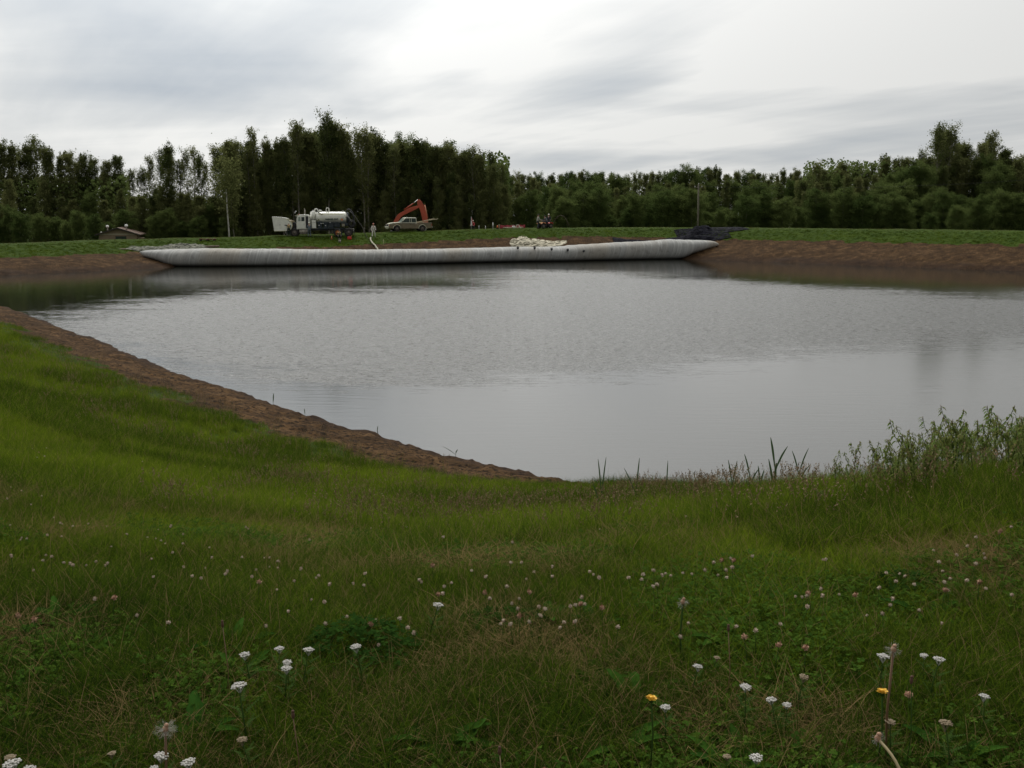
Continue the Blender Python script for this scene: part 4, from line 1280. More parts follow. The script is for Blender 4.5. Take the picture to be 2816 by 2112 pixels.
# tank
n = 40
vs, fs = [], []
st = [(.88, .02), (.90, .55), (.98, .85), (1.10, .97), (1.25, 1.0), (2.2, 1.0), (3.2, 1.0), (4.25, 1.0), (4.45, .97), (4.62, .85), (4.74, .55), (4.78, .02)]
cz, rz_, ry_ = 2.36, .70, .98
for (x, s_) in st:
    for k in range(n):
        a = 2 * math.pi * k / n
        vs.append((x, ry_ * s_ * math.cos(a), cz + rz_ * s_ * (abs(math.sin(a)) ** .9) * (1 if math.sin(a) > 0 else -1)))
for i in range(len(st) - 1):
    for k in range(n):
        a, b = i * n + k, i * n + (k + 1) % n
        fs.append((a, b, b + n, a + n))
mb = MB(); mb.add(vs, fs, 0, True)
tank = mb.build('tank', M_white, truck)
mb = MB()
for x in (1.3, 2.6, 3.9):
    mb.tube([(x, 1.0 * math.cos(a) * ry_, cz + 1.0 * math.sin(a) * rz_) for a in [R(d) for d in range(-40, 221, 13)]], .02, 6)
mb.build('tank_band', M_white, tank)
mb = MB(); mb.box((2.75, .80, 2.78), (3.3, .06, .04)); mb.box((2.75, 1.0, 2.77), (3.1, .03, .10)); mb.build('drip_ledge', M_cream, tank)
mb = MB(); mb.tube([(3.42, .25, 2.95)] + [(3.24 + .17 * math.cos(a), .25, 3.30 + .22 * math.sin(a)) for a in [R(d) for d in range(0, 181, 18)]] + [(3.06, .25, 2.95)], .055, 10); mb.cyl((3.24, .1, 2.95), (3.24, .1, 3.12), .28, 20); mb.build('manway', M_white, tank)
mb = MB(); mb.box((1.35, .2, 3.08), (.2, .3, .14), bev=.03); mb.box((2.1, .1, 3.06), (.2, .2, .06)); mb.tube([(1.2, .95, 2.75), (.75, .9, 2.45), (.68, .9, 2.4)], .035, 8); mb.build('top_fittings', M_white, tank)
text_part('HARDER ENT.', .26, M_letter, tank, (2.72, .995, 2.12), (R(82), 0, R(180)), bold=.012)
mb = MB(); mb.box((1.50, .985, 2.10), (.24, .02, .24), (0, R(45), 0)); mb.build('hazard_placard', M_rimor, tank)
mb = MB(); mb.box((4.35, .93, 2.05), (.2, .03, .2), bev=.01); mb.build('gauge_plate', mat('olive decal', (.16, .16, .08), .6), tank)
# underslung boxes, pipes, valves
mb = MB()
for (x, w_, z, h_) in ((4.2, .55, 1.45, .80), (3.5, .50, 1.35, .85), (2.85, .6, 1.42, .65), (2.1, .7, 1.45, .50), (1.2, .8, 1.5, .35)):
    mb.box((x, .80, z), (w_, .36, h_), bev=.03)
mb.tube([(4.6, 1.0, 1.75), (1.0, 1.0, 1.72)], .05, 8); mb.tube([(4.4, 1.0, 1.02), (1.3, 1.0, 1.02)], .06, 8)
for x in (4.0, 3.2, 2.5, 1.9): mb.tube([(x, 1.0, 1.75), (x, 1.03, 1.4), (x, 1.0, 1.02)], .035, 8)
mb.build('pump_deck', M_dark, truck, .008)
mb = MB()
for (x, z) in ((4.05, 1.62), (3.82, 1.62), (4.3, 1.38), (3.5, 1.35), (2.95, 1.75)): mb.cyl((x, 1.0, z), (x, 1.08, z), .055, 10)
mb.build('pressure_gauges', M_whitep, truck)
mb = MB(); mb.box((1.35, 1.03, 1.42), (.36, .02, .34), bev=.01); mb.build('sign_plate', mat('dusty tan plate', (.26, .24, .17), .6, var=.4, vscale=12), truck)
# rear door, hose boom and reel
mb = MB(); mb.cyl((.90, 0, 2.3), (.78, 0, 2.3), .74, 30); mb.ell((.78, 0, 2.3), (.2, .68, .68), 20); mb.build('rear_door', M_dark, truck)
mb = MB()
mb.tube([(1.0, 0, 3.05), (.72, 0, 3.32), (.45, 0, 3.30), (.22, 0, 2.95), (.08, .1, 2.45), (.10, .2, 1.9), (.25, .3, 1.35), (.3, .5, 1.0)], .09, 12)
mb.tube([(.55, .3, 3.08), (.25, .35, 2.85), (.0, .4, 2.3), (.05, .5, 1.6), (.2, .6, 1.1)], .07, 10)
mb.tube([(.9, .8, 2.5), (.62, .9, 2.0), (.45, .95, 1.5), (.3, .9, 1.0)], .05, 10)
for a in range(0, 360, 8):
    pass
mb.tube([(.35 + .42 * math.cos(R(a)), .55, 1.55 + .42 * math.sin(R(a))) for a in range(0, 361, 15)], .09, 8)
mb.tube([(.35 + .32 * math.cos(R(a)), .70, 1.55 + .32 * math.sin(R(a))) for a in range(0, 361, 15)], .06, 8)
mb.build('suction_hose', M_black, truck)
mb = MB(); mb.tube([(.95, .95, 2.75), (.55, 1.0, 2.2), (.30, 1.0, 1.75)], .045, 8); mb.box((.25, .2, .95), (.3, 2.0, .08)); mb.box((.12, 0, .72), (.08, 2.1, .16)); mb.build('rear_rack', M_steel, truck)
mb = MB()
for y in (.92, -.92): mb.box((.05, y, .55), (.03, .55, .62))
mb.build('mud_flaps', M_black, truck)
# dark hose line from the truck to the worker, then pale hose down the bank
def ground_line(pts, r, lift=.06):
    o = []
    xy = np.array([(p.x, p.y) for p in pts]); g = terrain(xy[:, 0], xy[:, 1])
    return [Vector((p.x, p.y, gz_ + r + lift)) for p, gz_ in zip(pts, g)]
mb = MB()
A = P(975, 592, 122.3); Bq = P(986, 610, 122.2)
g0 = P(1008, 634, 122.2); g0.z = H(g0.x, g0.y) + .05
g1 = P(1019, 641, 121.8); g1.z = H(g1.x, g1.y) + .05
mb.tube(catmull([tuple(A), tuple(Bq), tuple(P(996, 624, 122.2)), tuple(g0), tuple(g1)], 6, False), .045, 8)
tag(mb.build('hose', mat('dark worn hose', (.07, .065, .05), .7)), 'thin dark hose sagging from the rear of the truck to the worker in white', 'hose')
pl = catmull([(1019, 641.5, 121.6), (1019, 646, 120.7), (1024, 652, 119.5), (1032, 658, 118.2), (1038, 665, 116.6), (1040, 672, 114.8), (1039, 676, 113.8), (1043, 680, 112.4), (1049, 684, 111.2)], 6, False)
pts = ground_line([P(a, 640, c) for a, b, c in pl], .085, .10)
mb = MB(); mb.tube(pts, .095, 10)
tag(mb.build('hose', mat('pale lay-flat hose', (.38, .36, .26), .75, var=.2, vscale=1.5)), 'pale hose snaking down the grass and brown bank to the grey tube', 'hose')
# people and small things by the truck
def tl(x, y, z=0):   # truck frame to world
    return truck.location + Euler((0, 0, math.pi + yaw)).to_matrix() @ Vector((x, y, z))
def onground(v):
    return Vector((v.x, v.y, H(v.x, v.y)))
person(onground(tl(7.95, 1.35)), R(8), 'person in dark green and white hard hat leaning into the truck engine bay', M_dkgreen, M_dkgreen, M_whitehat, hands=((.55 * -1, .55, 1.45), (.05, .55, 1.2)), lean=(0, .26), look=(.02, 0), strap=M_hiyel)
person(onground(tl(5.45, 1.75)), R(20), 'person in blue-grey clothes standing beside the rear of the truck cab', M_bluegrey, M_bluegrey, M_whitehat, hands=((-.22, .35, 1.1), (.22, .35, 1.1)), lean=(0, .04))
person(onground(tl(1.80, 2.3)), R(188), 'person in dark clothes with yellow straps crouching by the rear truck wheels', M_dkgreen, M_dkgreen, M_black, feet=((-.16, .22), (.16, .20)), hands=((-.18, .42, .45), (.18, .42, .45)), lean=(0, .16), pelvis=.36, hip_off=(0, -.12), strap=M_hiyel, look=(.08, 0))
M_redp = mat('red plastic', (.55, .025, .012), .4, var=.15)
q = onground(tl(.62, 2.0))
jc = empty('fuel_can', q, 'small bright red fuel can on the grass by the rearmost truck wheel', 'fuel can')
mb = MB(); mb.box((0, 0, .17), (.52, .26, .34), bev=.05); mb.build('can', M_redp, jc)
mb = MB(); mb.tube([(-.1, 0, .33), (-.1, 0, .42), (.1, 0, .42), (.1, 0, .33)], .022, 6); mb.build('handle', M_redp, jc)
mb = MB(); mb.tube([(.2, 0, .33), (.26, 0, .44), (.33, 0, .50)], .022, 8); mb.build('spout', M_hiyel, jc)
q = onground(tl(2.75, 2.6))
cn = empty('traffic_cone', q, 'orange traffic cone beside the crouching worker near the truck wheels', 'traffic cone')
mb = MB(); mb.cyl((0, 0, .03), (0, 0, .48), .12, 14, r2=.03); mb.build('cone', M_rimor, cn); mb = MB(); mb.box((0, 0, .02), (.3, .3, .04)); mb.build('base', M_black, cn)
q = onground(tl(1.75, 3.7))
bk = empty('bucket', q, 'small pale bucket in the grass below the crouching worker', 'bucket')
mb = MB(); mb.cyl((0, 0, 0), (0, 0, .34), .13, 14, r2=.16); mb.build('pail', M_alu, bk); mb = MB(); mb.tube([(.16 * math.cos(R(a)), 0, .32 + .16 * math.sin(R(a))) for a in range(0, 181, 20)], .01, 5); mb.build('handle', M_steel, bk)

# ------------------------------------------------------------------ pickup
pY = crest(1120) + 1.0
M_tan = mat('muddy tan paint', (.20, .16, .095), .55, var=.35, vscale=1.8, bump=.1)
M_pw = mat('pickup off-white paint', (.64, .63, .48), .4, var=.15, vscale=2)
pyaw = R(19)
q = P(1182, 634, pY + 1.3)
pk = empty('pickup_truck', (q.x, pY + 1.6, H(q.x - 2.5, pY + .9) + .02), 'muddy off-white and tan pickup truck parked on the dyke with boards in its bed', 'pickup truck', math.pi + pyaw)
W2 = .97
def arch(cx_, r, z0=.34, a0=180, a1=0, st_=-15):
    return [(cx_ + r * math.cos(R(a)), max(z0, .38 + r * math.sin(R(a)))) for a in range(a0, a1 - 1, st_)]
low = [(5.62, .42), (5.66, .62), (5.62, .98)] + [(5.2, 1.06), (4.2, 1.12), (4.15, 1.0), (.02, 1.0), (0, .45)] + arch(1.25, .46)[0:] + arch(4.62, .46)
mb = MB(); mb.prism(low, -W2, W2)
body = mb.build('body', M_tan, pk, .03)
mb = MB(); mb.prism([(5.60, .98), (5.18, 1.12), (4.05, 1.20), (4.05, 1.08), (5.58, .92)], -W2 - .004, W2 + .004); mb.build('hood', M_pw, pk, .02)
mb = MB(); mb.prism([(4.12, 1.10), (3.50, 1.74), (3.30, 1.80), (2.12, 1.80), (2.02, 1.74), (1.96, 1.10), (1.96, 1.02), (4.12, 1.02)], -.86, .86)
cabq = mb.build('cab', M_pw, pk, .04)
mb = MB(); mb.prism([(3.92, 1.19), (3.47, 1.67), (2.95, 1.69), (2.95, 1.19)], .862, .872); mb.prism([(2.90, 1.19), (2.90, 1.69), (2.72, 1.69), (2.72, 1.19)], .862, .872, 0); mb.prism([(2.66, 1.19), (2.66, 1.69), (2.12, 1.68), (2.06, 1.19)], .862, .872); mb.build('side_windows', M_glass, cabq)
mb = MB(); mb.add([(4.10, -.78, 1.16), (4.10, .78, 1.16), (3.55, .72, 1.72), (3.55, -.72, 1.72), (4.08, -.78, 1.13), (4.08, .78, 1.13), (3.53, .72, 1.69), (3.53, -.72, 1.69)], [(0, 1, 2, 3), (7, 6, 5, 4), (0, 4, 5, 1), (1, 5, 6, 2), (2, 6, 7, 3), (3, 7, 4, 0)]); mb.build('windscreen', M_glass_l, cabq)
mb = MB(); mb.box((3.95, 1.02, 1.27), (.07, .16, .2), bev=.02); mb.box((3.95, -1.02, 1.27), (.07, .16, .2), bev=.02); mb.build('mirrors', M_blackp, cabq)
# doors with handles, trims
mb = MB(); mb.prism([(4.0, .50), (4.0, 1.05), (2.70, 1.05), (2.70, .50)], W2 + .002, W2 + .012); dr = mb.build('door', M_tan, pk, .008)
mb = MB(); mb.box((2.85, W2 + .03, .92), (.16, .03, .05)); mb.build('handle', M_blackp, dr)
mb = MB(); mb.box((4.85, W2 + .004, 1.07), (1.5, .012, .05), (0, R(4), 0)); mb.box((3.1, W2 + .012, 1.075), (1.9, .012, .04)); mb.build('dark_stripe', M_blackp, pk)
mb = MB(); mb.box((5.665, 0, .80), (.04, 1.1, .22)); mb.build('grille', M_blackp, pk)
for sy in (-.74, .74):
    mb = MB(); mb.box((5.66, sy, .81), (.05, .30, .17), bev=.02); mb.build('headlight', M_whitep, pk)
    mb = MB(); mb.box((5.60, sy * 1.29, .80), (.09, .06, .14), bev=.01); mb.build('indicator', M_rimor, pk)
mb = MB(); mb.box((5.76, 0, .58), (.14, 1.96, .18), bev=.04); mb.box((5.72, 0, .42), (.08, 1.5, .12)); mb.build('bumper', M_pw, pk)
mb = MB(); mb.box((5.84, -.1, .58), (.01, .32, .14)); mb.build('number_plate', M_whitep, pk)
mb = MB(); mb.box((-.10, 0, .55), (.14, 1.8, .16), bev=.03); mb.build('rear_bumper', M_steel, pk)
mb = MB(); mb.box((-.03, .82, .84), (.04, .14, .3)); mb.box((-.03, -.82, .84), (.04, .14, .3)); mb.build('tail_lights', M_redp, pk)
# open load bed: side walls, floor
mb = MB(); mb.prism([(1.92, .98), (1.92, 1.14), (0, 1.14), (0, .98)], .90, W2); mb.prism([(1.92, .98), (1.92, 1.14), (0, 1.14), (0, .98)], -W2, -.90); mb.box((.02, 0, 1.06), (.05, 1.8, .16)); mb.build('bed_walls', M_tan, pk, .01)
mb = MB(); mb.tube([(a, W2 + .01, b) for a, b in arch(1.25, .50)], .035, 6); mb.tube([(a, W2 + .01, b) for a, b in arch(4.62, .50)], .03, 6); mb.build('wheel_arch', M_pw, pk)
for sy in (-1, 1):
    wheel(pk, 4.62, sy * .86, .38, .38, .25); wheel(pk, 1.25, sy * .86, .38, .38, .25)
MP = Euler((0, 0, math.pi + pyaw)).to_matrix()
for i, (y, z0, z1, x0, x1, w_, lab) in enumerate(((.55, 1.22, 1.62, 1.9, -.95, .16, 'longer yellow board lying sloped on the side of the pickup bed'), (.15, 1.20, 1.66, 1.6, -.55, .14, 'shorter pale board lying behind the longer one in the pickup bed'),
                                   (-.35, 1.17, 1.24, 1.85, .2, .12, 'short board lying level in the pickup bed'))):
    a = pk.location + MP @ Vector((x0, y, z0)); b = pk.location + MP @ Vector((x1, y, z1))
    d = (b - a).normalized(); s_ = d.cross(Vector((0, 0, 1))).normalized() * w_ / 2; u_ = s_.cross(d).normalized() * .03
    vs = [a - s_ - u_, a + s_ - u_, a + s_ + u_, a - s_ + u_, b - s_ - u_, b + s_ - u_, b + s_ + u_, b - s_ + u_]
    mb = MB(); mb.add(vs, [(0, 1, 2, 3), (7, 6, 5, 4), (0, 4, 5, 1), (1, 5, 6, 2), (2, 6, 7, 3), (3, 7, 4, 0)])
    tag(mb.build('wooden_board', M_pale), lab, 'board')

# ------------------------------------------------------------------ excavator behind the pickup
M_exo = mat('orange excavator paint', (.46, .075, .030), .42, var=.25, vscale=1.5, bump=.05)
eY = 137.5
ec = P(1075, 600, eY)
ezb = H(ec.x, eY)
ex = empty('excavator', (ec.x, eY, ezb), 'orange excavator with raised bent arm standing behind the pickup', 'excavator')
def el_(cx_, cy_):   # crop pixels -> local x, z
    p = P(1000 + cx_ / 6.9125, 520 + cy_ / 6.9125, eY)
    return (p.x - ec.x, p.z - ezb)
boom = [el_(*p) for p in ((560, 640), (640, 495), (700, 450), (770, 415), (880, 350), (1010, 318), (1052, 322), (1058, 345), (1035, 362), (960, 403), (860, 450), (760, 498), (700, 545), (640, 670))]
foot = (boom[0][0] - .1, 1.9)
boom = [(foot[0] - .25, foot[1])] + boom + [(foot[0] + .45, foot[1] - .25)]
mb = MB(); mb.prism(boom, -.25, .25); mb.build('boom', M_exo, ex, .03)
stick = [el_(*p) for p in ((1018, 215), (1040, 190), (1065, 198), (1100, 240), (1130, 285), (1150, 350), (1180, 430), (1205, 500), (1222, 600), (1225, 640), (1130, 640), (1112, 560), (1088, 450), (1070, 390), (1050, 350), (1022, 290))]
mb = MB(); mb.prism(stick, -.18, .18); mb.build('stick', M_exo, ex, .03)
a, b, c_ = el_(770, 392), el_(938, 276), el_(1030, 205)
mb = MB(); mb.cyl((a[0], 0, a[1]), (b[0], 0, b[1]), .085, 14); cy_ = mb.build('arm_cylinder', M_exo, ex)
mb = MB(); mb.cyl((b[0], 0, b[1]), (c_[0], 0, c_[1]), .07, 12); mb.build('chrome_rod', mat('chrome', (.7, .7, .66), .2, .9), cy_)
a, b = el_(1135, 300), el_(1195, 560)
mb = MB(); mb.cyl((a[0] + .18, 0, a[1]), (b[0] + .15, 0, b[1]), .09, 12); mb.build('bucket_cylinder', mat('pale worn orange', (.55, .22, .12), .5), ex)
bx, bz = el_(1170, 640)
bk_ = [(bx - .3, bz), (bx + .45, bz), (bx + .4, bz - .7), (bx - .1, bz - 1.25), (bx - .75, bz - 1.2), (bx - .95, bz - .75), (bx - .5, bz - .5)]
mb = MB(); mb.prism(bk_, -.45, .45)
for y in (-.36, -.12, .12, .36): mb.prism([(bx - .9, bz - .85), (bx - 1.12, bz - .62), (bx - .86, bz - .72)], y - .04, y + .04)
mb.build('bucket', M_steel, ex, .02)
fx = foot[0]
mb = MB()
for sy in (-1.1, 1.1):
    tr_ = [(fx - 1.7, .35), (fx - 1.4, .08), (fx + 1.8, .08), (fx + 2.15, .35), (fx + 2.05, .72), (fx + 1.8, .85), (fx - 1.4, .85), (fx - 1.65, .72)]
    mb.prism(tr_, sy - .27, sy + .27)
    for i in range(16): mb.box((fx - 1.3 + i * .2, sy, .87), (.13, .5, .05))
mb.build('tracks', M_black, ex)
mb = MB(); mb.cyl((fx + .2, 0, .8), (fx + .2, 0, 1.1), .7, 20); mb.box((fx - .1, 0, 1.4), (2.5, 2.3, .7), bev=.15); mb.box((fx - 1.1, 0, 1.5), (.8, 2.3, .8), bev=.2); mb.build('house', M_exo, ex)
mb = MB(); mb.box((fx + .35, -.65, 2.05), (1.2, .9, .95), bev=.08); cbx = mb.build('cab', M_blackp, ex)
mb = MB(); mb.box((fx + .35, -1.105, 2.15), (.95, .02, .55)); mb.build('window', M_glass, cbx)

# ------------------------------------------------------------------ right group: quad bike and three people
qY = crest(1499) + .8
q0 = gp(1499, qY)
zq = max(q0.z, P(1499, 629, qY).z)
q0 = Vector((q0.x, qY, q0.z))
qb = empty('quad_bike', q0, 'orange and red quad bike parked on the dyke among three people', 'quad bike', math.pi + R(35))
for sx in (-.62, .62):
    for sy in (-.42, .42): wheel(qb, sx, sy, .30, .30, .22)
mb = MB(); mb.box((0, 0, .48), (1.2, .34, .26), bev=.06); mb.box((-.1, 0, .66), (.5, .36, .2), bev=.05); mb.cyl((.62, -.4, .3), (.62, .4, .3), .04); mb.cyl((-.62, -.4, .3), (-.62, .4, .3), .04); mb.build('frame', M_blackp, qb)
mb = MB(); mb.box((-.25, 0, .80), (.75, .32, .14), bev=.06); mb.build('seat', M_black, qb)
for sy in (-.40, .40):
    mb = MB(); mb.prism([(.25, .68), (.40, .78), (.80, .78), (1.0, .60), (.96, .56), (.76, .70), (.42, .70), (.28, .60)], sy - .15, sy + .15); mb.build('front_fender', M_rimor, qb)
    mb = MB(); mb.prism([(-.25, .68), (-.40, .78), (-.80, .78), (-1.0, .62), (-.96, .58), (-.76, .70), (-.42, .70), (-.28, .60)], sy - .15, sy + .15); mb.build('rear_fender', M_redp, qb)
mb = MB(); mb.box((.72, 0, .74), (.4, .5, .16), bev=.05); mb.build('nose', M_hiyel, qb)
mb = MB(); mb.tube([(.30, 0, .75), (.22, 0, 1.0)], .03, 8); mb.tube([(.10, -.38, 1.04), (.22, -.15, 1.0), (.22, .15, 1.0), (.10, .38, 1.04)], .02, 8); mb.build('handlebar', M_blackp, qb)
for x in (.65, -.68):
    mb = MB()
    for y in (-.3, -.1, .1, .3): mb.tube([(x - .25, y, .90), (x + .25, y, .90)], .012, 6)
    mb.tube([(x - .25, -.3, .9), (x - .25, .3, .9)], .015, 6); mb.tube([(x + .25, -.3, .9), (x + .25, .3, .9)], .015, 6); mb.tube([(x, -.25, .9), (x, -.25, .76)], .012, 6); mb.tube([(x, .25, .9), (x, .25, .76)], .012, 6)
    mb.build('luggage_rack', M_blackp, qb)
mb = MB(); mb.ell((.93, .16, .72), (.04, .07, .06), 10); mb.ell((.93, -.16, .72), (.04, .07, .06), 10); mb.build('headlights', M_whitep, qb)
yq = math.pi + R(35)
MQ = Euler((0, 0, yq)).to_matrix()
pq = q0 + MQ @ Vector((-.25, 0, 0))
person(Vector((pq.x, pq.y, q0.z)), yq - R(90), 'person in dark grey-blue clothes sitting astride the quad bike', M_bluegrey, M_dknavy, M_dknavy, feet=((-.36, .32, .30), (.36, .32, .30)), hands=((-.33, .50, 1.06), (.33, .50, 1.06)), lean=(0, .22), pelvis=.92, hard=False)
person(gp(1479, qY - .7), R(-70), 'person in light grey shirt and dark trousers standing left of the quad bike', M_greytop, M_dknavy, M_hair, height=1.85, hands=((-.2, .42, 1.05), (.2, .42, 1.05)), hard=False, lean=(0, .05))
person(gp(1509, qY + 1.2), R(170), 'person in dark navy clothes and white hard hat standing behind the quad bike', M_dknavy, M_dknavy, M_whitehat, height=1.85, hands=((-.25, .25, 1.0), (.25, .25, 1.0)))
# bow of bent pipe right of them
a, b = gp(1518, qY + 3), gp(1566, qY + 3)
mb = MB(); mb.tube([a.lerp(b, i / 12) + Vector((0, 0, 1.7 * math.sin(math.pi * i / 12) ** .7)) for i in range(13)], .035, 8)
tag(mb.build('bent_pipe', mat('rusty thin pipe', (.075, .05, .035), .8)), 'thin brown bowed pipe arching over the ground right of the quad bike', 'pipe')

# ------------------------------------------------------------------ centre: flag, worker, stakes, red fabric
fY = crest(1296) + 1.0
g = gp(1296, fY)
fl = empty('marker_flag', g, 'red and white pennant on a short pole at the left of the group of stakes', 'flag')
zt2 = P(1296, 596, fY).z - g.z
mb = MB(); mb.cyl((0, 0, 0), (0, 0, zt2), .02, 8); mb.build('pole', M_whitep, fl)
mb = MB(); mb.add([(0.02, 0, zt2), (.20, .03, zt2 - .55), (.24, .05, zt2 - .85), (.02, .02, zt2 - .75), (.02, .03, zt2), (.20, .06, zt2 - .55), (.24, .08, zt2 - .85), (.02, .05, zt2 - .75)], [(0, 1, 2, 3), (7, 6, 5, 4), (0, 4, 5, 1), (1, 5, 6, 2), (2, 6, 7, 3), (3, 7, 4, 0)]); mb.build('red_cloth', M_redc, fl)
mb = MB(); mb.add([(-.06, 0, zt2 - .55), (.08, -.01, zt2 - .55), (.13, .01, zt2 - 1.15), (-.08, 0, zt2 - 1.15), (-.06, .015, zt2 - .55), (.08, .005, zt2 - .55), (.13, .025, zt2 - 1.15), (-.08, .015, zt2 - 1.15)], [(3, 2, 1, 0), (4, 5, 6, 7), (0, 4, 7, 3), (1, 2, 6, 5), (0, 1, 5, 4), (3, 7, 6, 2)]); mb.build('white_cloth', M_whitep, fl)
pz = P(1301, 628, 127.6)
person(Vector((gp(1301, fY + .6).x, fY + .6, H(gp(1301, fY).x, fY + .6) - .02)), R(160), 'crouching person in dark red and white hard hat beside the red-white pennant', M_redc, M_dknavy, M_whitehat, feet=((-.16, .2), (.16, .2)), hands=((-.2, .42, .5), (.2, .42, .5)), lean=(0, .16), pelvis=.42, hip_off=(0, -.1), look=(.05, 0))
for (px, pt, Y, m_, lab, r_) in ((1317, 620, fY, M_whitep, 'short white survey stake just right of the crouching person', .03), (1335, 621, fY, M_whitep, 'white survey stake left of the low grassy mound', .035),
                              (1355.5, 612, fY + .5, M_whitep, 'taller white-topped marker post on the low grassy mound', .035), (1372.5, 617, fY, M_pale, 'thin pale stake at the left end of the red fence', .025), (1053, 649, 119.3, M_pale, 'thin pale stake in the grass right of the pale hose', .02)):
    g = gp(px, Y); top_ = P(px, pt, Y).z - g.z
    if px == 1053: top_ = .75
    top_ = max(top_, .35)
    mb = MB(); mb.cyl((0, 0, -.1), (0, 0, top_), r_, 8)
    s_ = mb.build('survey_stake', m_, None, 0, g)
    tag(s_, lab, 'stake')
    if px == 1355.5:
        mb = MB(); mb.box((0, 0, top_ - .18), (.14, .05, .36), bev=.01); mb.build('head', M_whitep, s_)
M_fence = mat('red plastic mesh', (.36, .035, .055), .7, var=.35, vscale=3, bump=.3)
bY = crest(1410) + 2.0
fp = [gp(px, bY + .4 * math.sin(px * .2)) for px in range(1374, 1449, 5)]
vs, fs = [], []
for i, p in enumerate(fp):
    zt3 = P(1374 + 5 * i, 619.5 - (1.2 if i > 9 else 0), p.y).z + .05 * math.sin(i * 1.9)
    for (dy, z) in ((0, p.z), (-.04, p.z + .1), (0, max(zt3, p.z + .3)), (.05, max(zt3, p.z + .3)), (.06, p.z + .1)): vs.append((p.x, p.y + dy, z))
for i in range(len(fp) - 1):
    for j in range(4): a = i * 5 + j; fs.append((a, a + 5, a + 6, a + 1))
mb = MB(); mb.add(vs, fs); fo = mb.build('barrier_fence', M_fence)
tag(fo, 'low red plastic barrier fence stretched along the top of the dyke', 'barrier')
mb = MB(); q_ = [p + Vector((0, -.45, .08)) for p in fp[2:-1]]; mb.tube(q_, .10, 8)
tag(mb.build('pipe', mat('dusty tan pipe', (.34, .26, .18), .8, var=.3)), 'pale tan pipe lying in front of the red barrier fence', 'pipe')
g = gp(1412, bY - .6)
mb = MB(); mb.cyl((0, 0, 0), (0, 0, .30), .17, 16, r2=.19); bo = mb.build('bucket', M_whitep, None, 0, Vector((g.x, g.y, g.z)))
tag(bo, 'white bucket on the red barrier fence line', 'bucket'); mb = MB(); mb.tube([(.19 * math.cos(R(a)), 0, .28 + .12 * math.sin(R(a))) for a in range(0, 181, 20)], .012, 5); mb.build('handle', M_steel, bo)
g = gp(1423, bY - .8); zz_ = g.z
mb = MB()
for dx in (-.42, .42): mb.prism([(dx * .25, .42), (dx * .25 + .12, .42), (dx + .10, 0), (dx - .10, 0)], -.05, .05)
mb.box((0, 0, .44), (.35, .14, .07)); sh_ = mb.build('sawhorse', M_pw, None, 0, Vector((g.x, g.y, zz_)))
tag(sh_, 'small pale splayed-leg trestle in front of the red barrier fence', 'trestle')
g = gp(1368, bY - .3)
cn = empty('traffic_cone', Vector((g.x, g.y, g.z + .1)), 'low orange cone at the left end of the red barrier fence', 'traffic cone')
mb = MB(); mb.cyl((0, 0, .03), (0, 0, .36), .16, 14, r2=.05); mb.build('cone', M_orange, cn); mb = MB(); mb.box((0, 0, -.1), (.36, .36, .28)); mb.build('base', M_black, cn)

# low dark rack in the grass left of the birch
g = gp(568, crest(568, 11.0))
pal = empty('rusty_rack', g, 'low rusty red steel rack lying in the grass above the left fabric bundle', 'rack')
mb = MB(); mb.box((0, 0, .20), (1.95, .5, .10)); mb.build('beam', mat('rusty red steel', (.14, .028, .02), .8, var=.4), pal)
for x in (-.8, 0, .8):
    mb = MB(); mb.box((x, 0, .05), (.14, .5, .2)); mb.build('foot', M_blackp, pal)

# ------------------------------------------------------------------ hut
hY = 130.0
M_stucco = mat('tan siding', (.25, .19, .125), .9, var=.2, vscale=1.2, bump=.3)
M_roof = mat('brown roof shingles', (.13, .075, .048), .85, var=.4, vscale=3, bump=.4)
M_trimd = mat('dark fascia', (.025, .02, .017), .7)
hc = P(324, 640, hY)
hut = empty('hut', (hc.x, hY, H(hc.x, hY) - .05), 'small tan gable-roofed hut peeping over the left end of the dyke', 'hut', R(14))
zb = hut.location.z
ze = P(300, 643.5, hY).z - zb; za = P(324, 627.5, hY).z - zb
hw, hl = 2.35, 6.5
mb = MB(); mb.prism([(-hw, 0), (hw, 0), (hw, ze), (0, za - .08), (-hw, ze)], 0, hl); wl = mb.build('wall', M_stucco, hut)
ov = .45
def slope(z0, x0, z1, x1, th=.10): return [(x0, z0), (x1, z1), (x1, z1 + th), (x0, z0 + th)]
mb = MB()
dz = (za - ze) / hw
mb.prism([(-hw - ov, ze - dz * ov), (0, za), (hw + ov, ze - dz * ov), (hw + ov, ze - dz * ov + .09), (0, za + .10), (-hw - ov, ze - dz * ov + .09)], -.45, hl + .4)
rf = mb.build('roof', M_roof, hut)
mb = MB(); mb.prism([(-hw - ov, ze - dz * ov - .05), (0, za - .06), (hw + ov, ze - dz * ov - .05), (hw + ov, ze - dz * ov + .07), (0, za + .08), (-hw - ov, ze - dz * ov + .07)], -.50, -.455); mb.box((-hw - ov - .02, hl / 2, ze - dz * ov), (.05, hl + .8, .14)); mb.build('fascia', M_trimd, hut)
mb = MB(); mb.box((0, -.012, ze - .02), (2 * hw, .03, .05)); mb.build('trim_board', M_pw, wl)
wz = P(320, 655, hY).z - zb
mb = MB(); mb.box((.35, -.02, wz), (1.35, .06, .52)); wf = mb.build('window', M_trimd, wl)
for sx in (-.32, .32):
    mb = MB(); mb.box((.35 + sx, -.056, wz), (.56, .01, .42)); mb.build('pane', M_glass, wf)
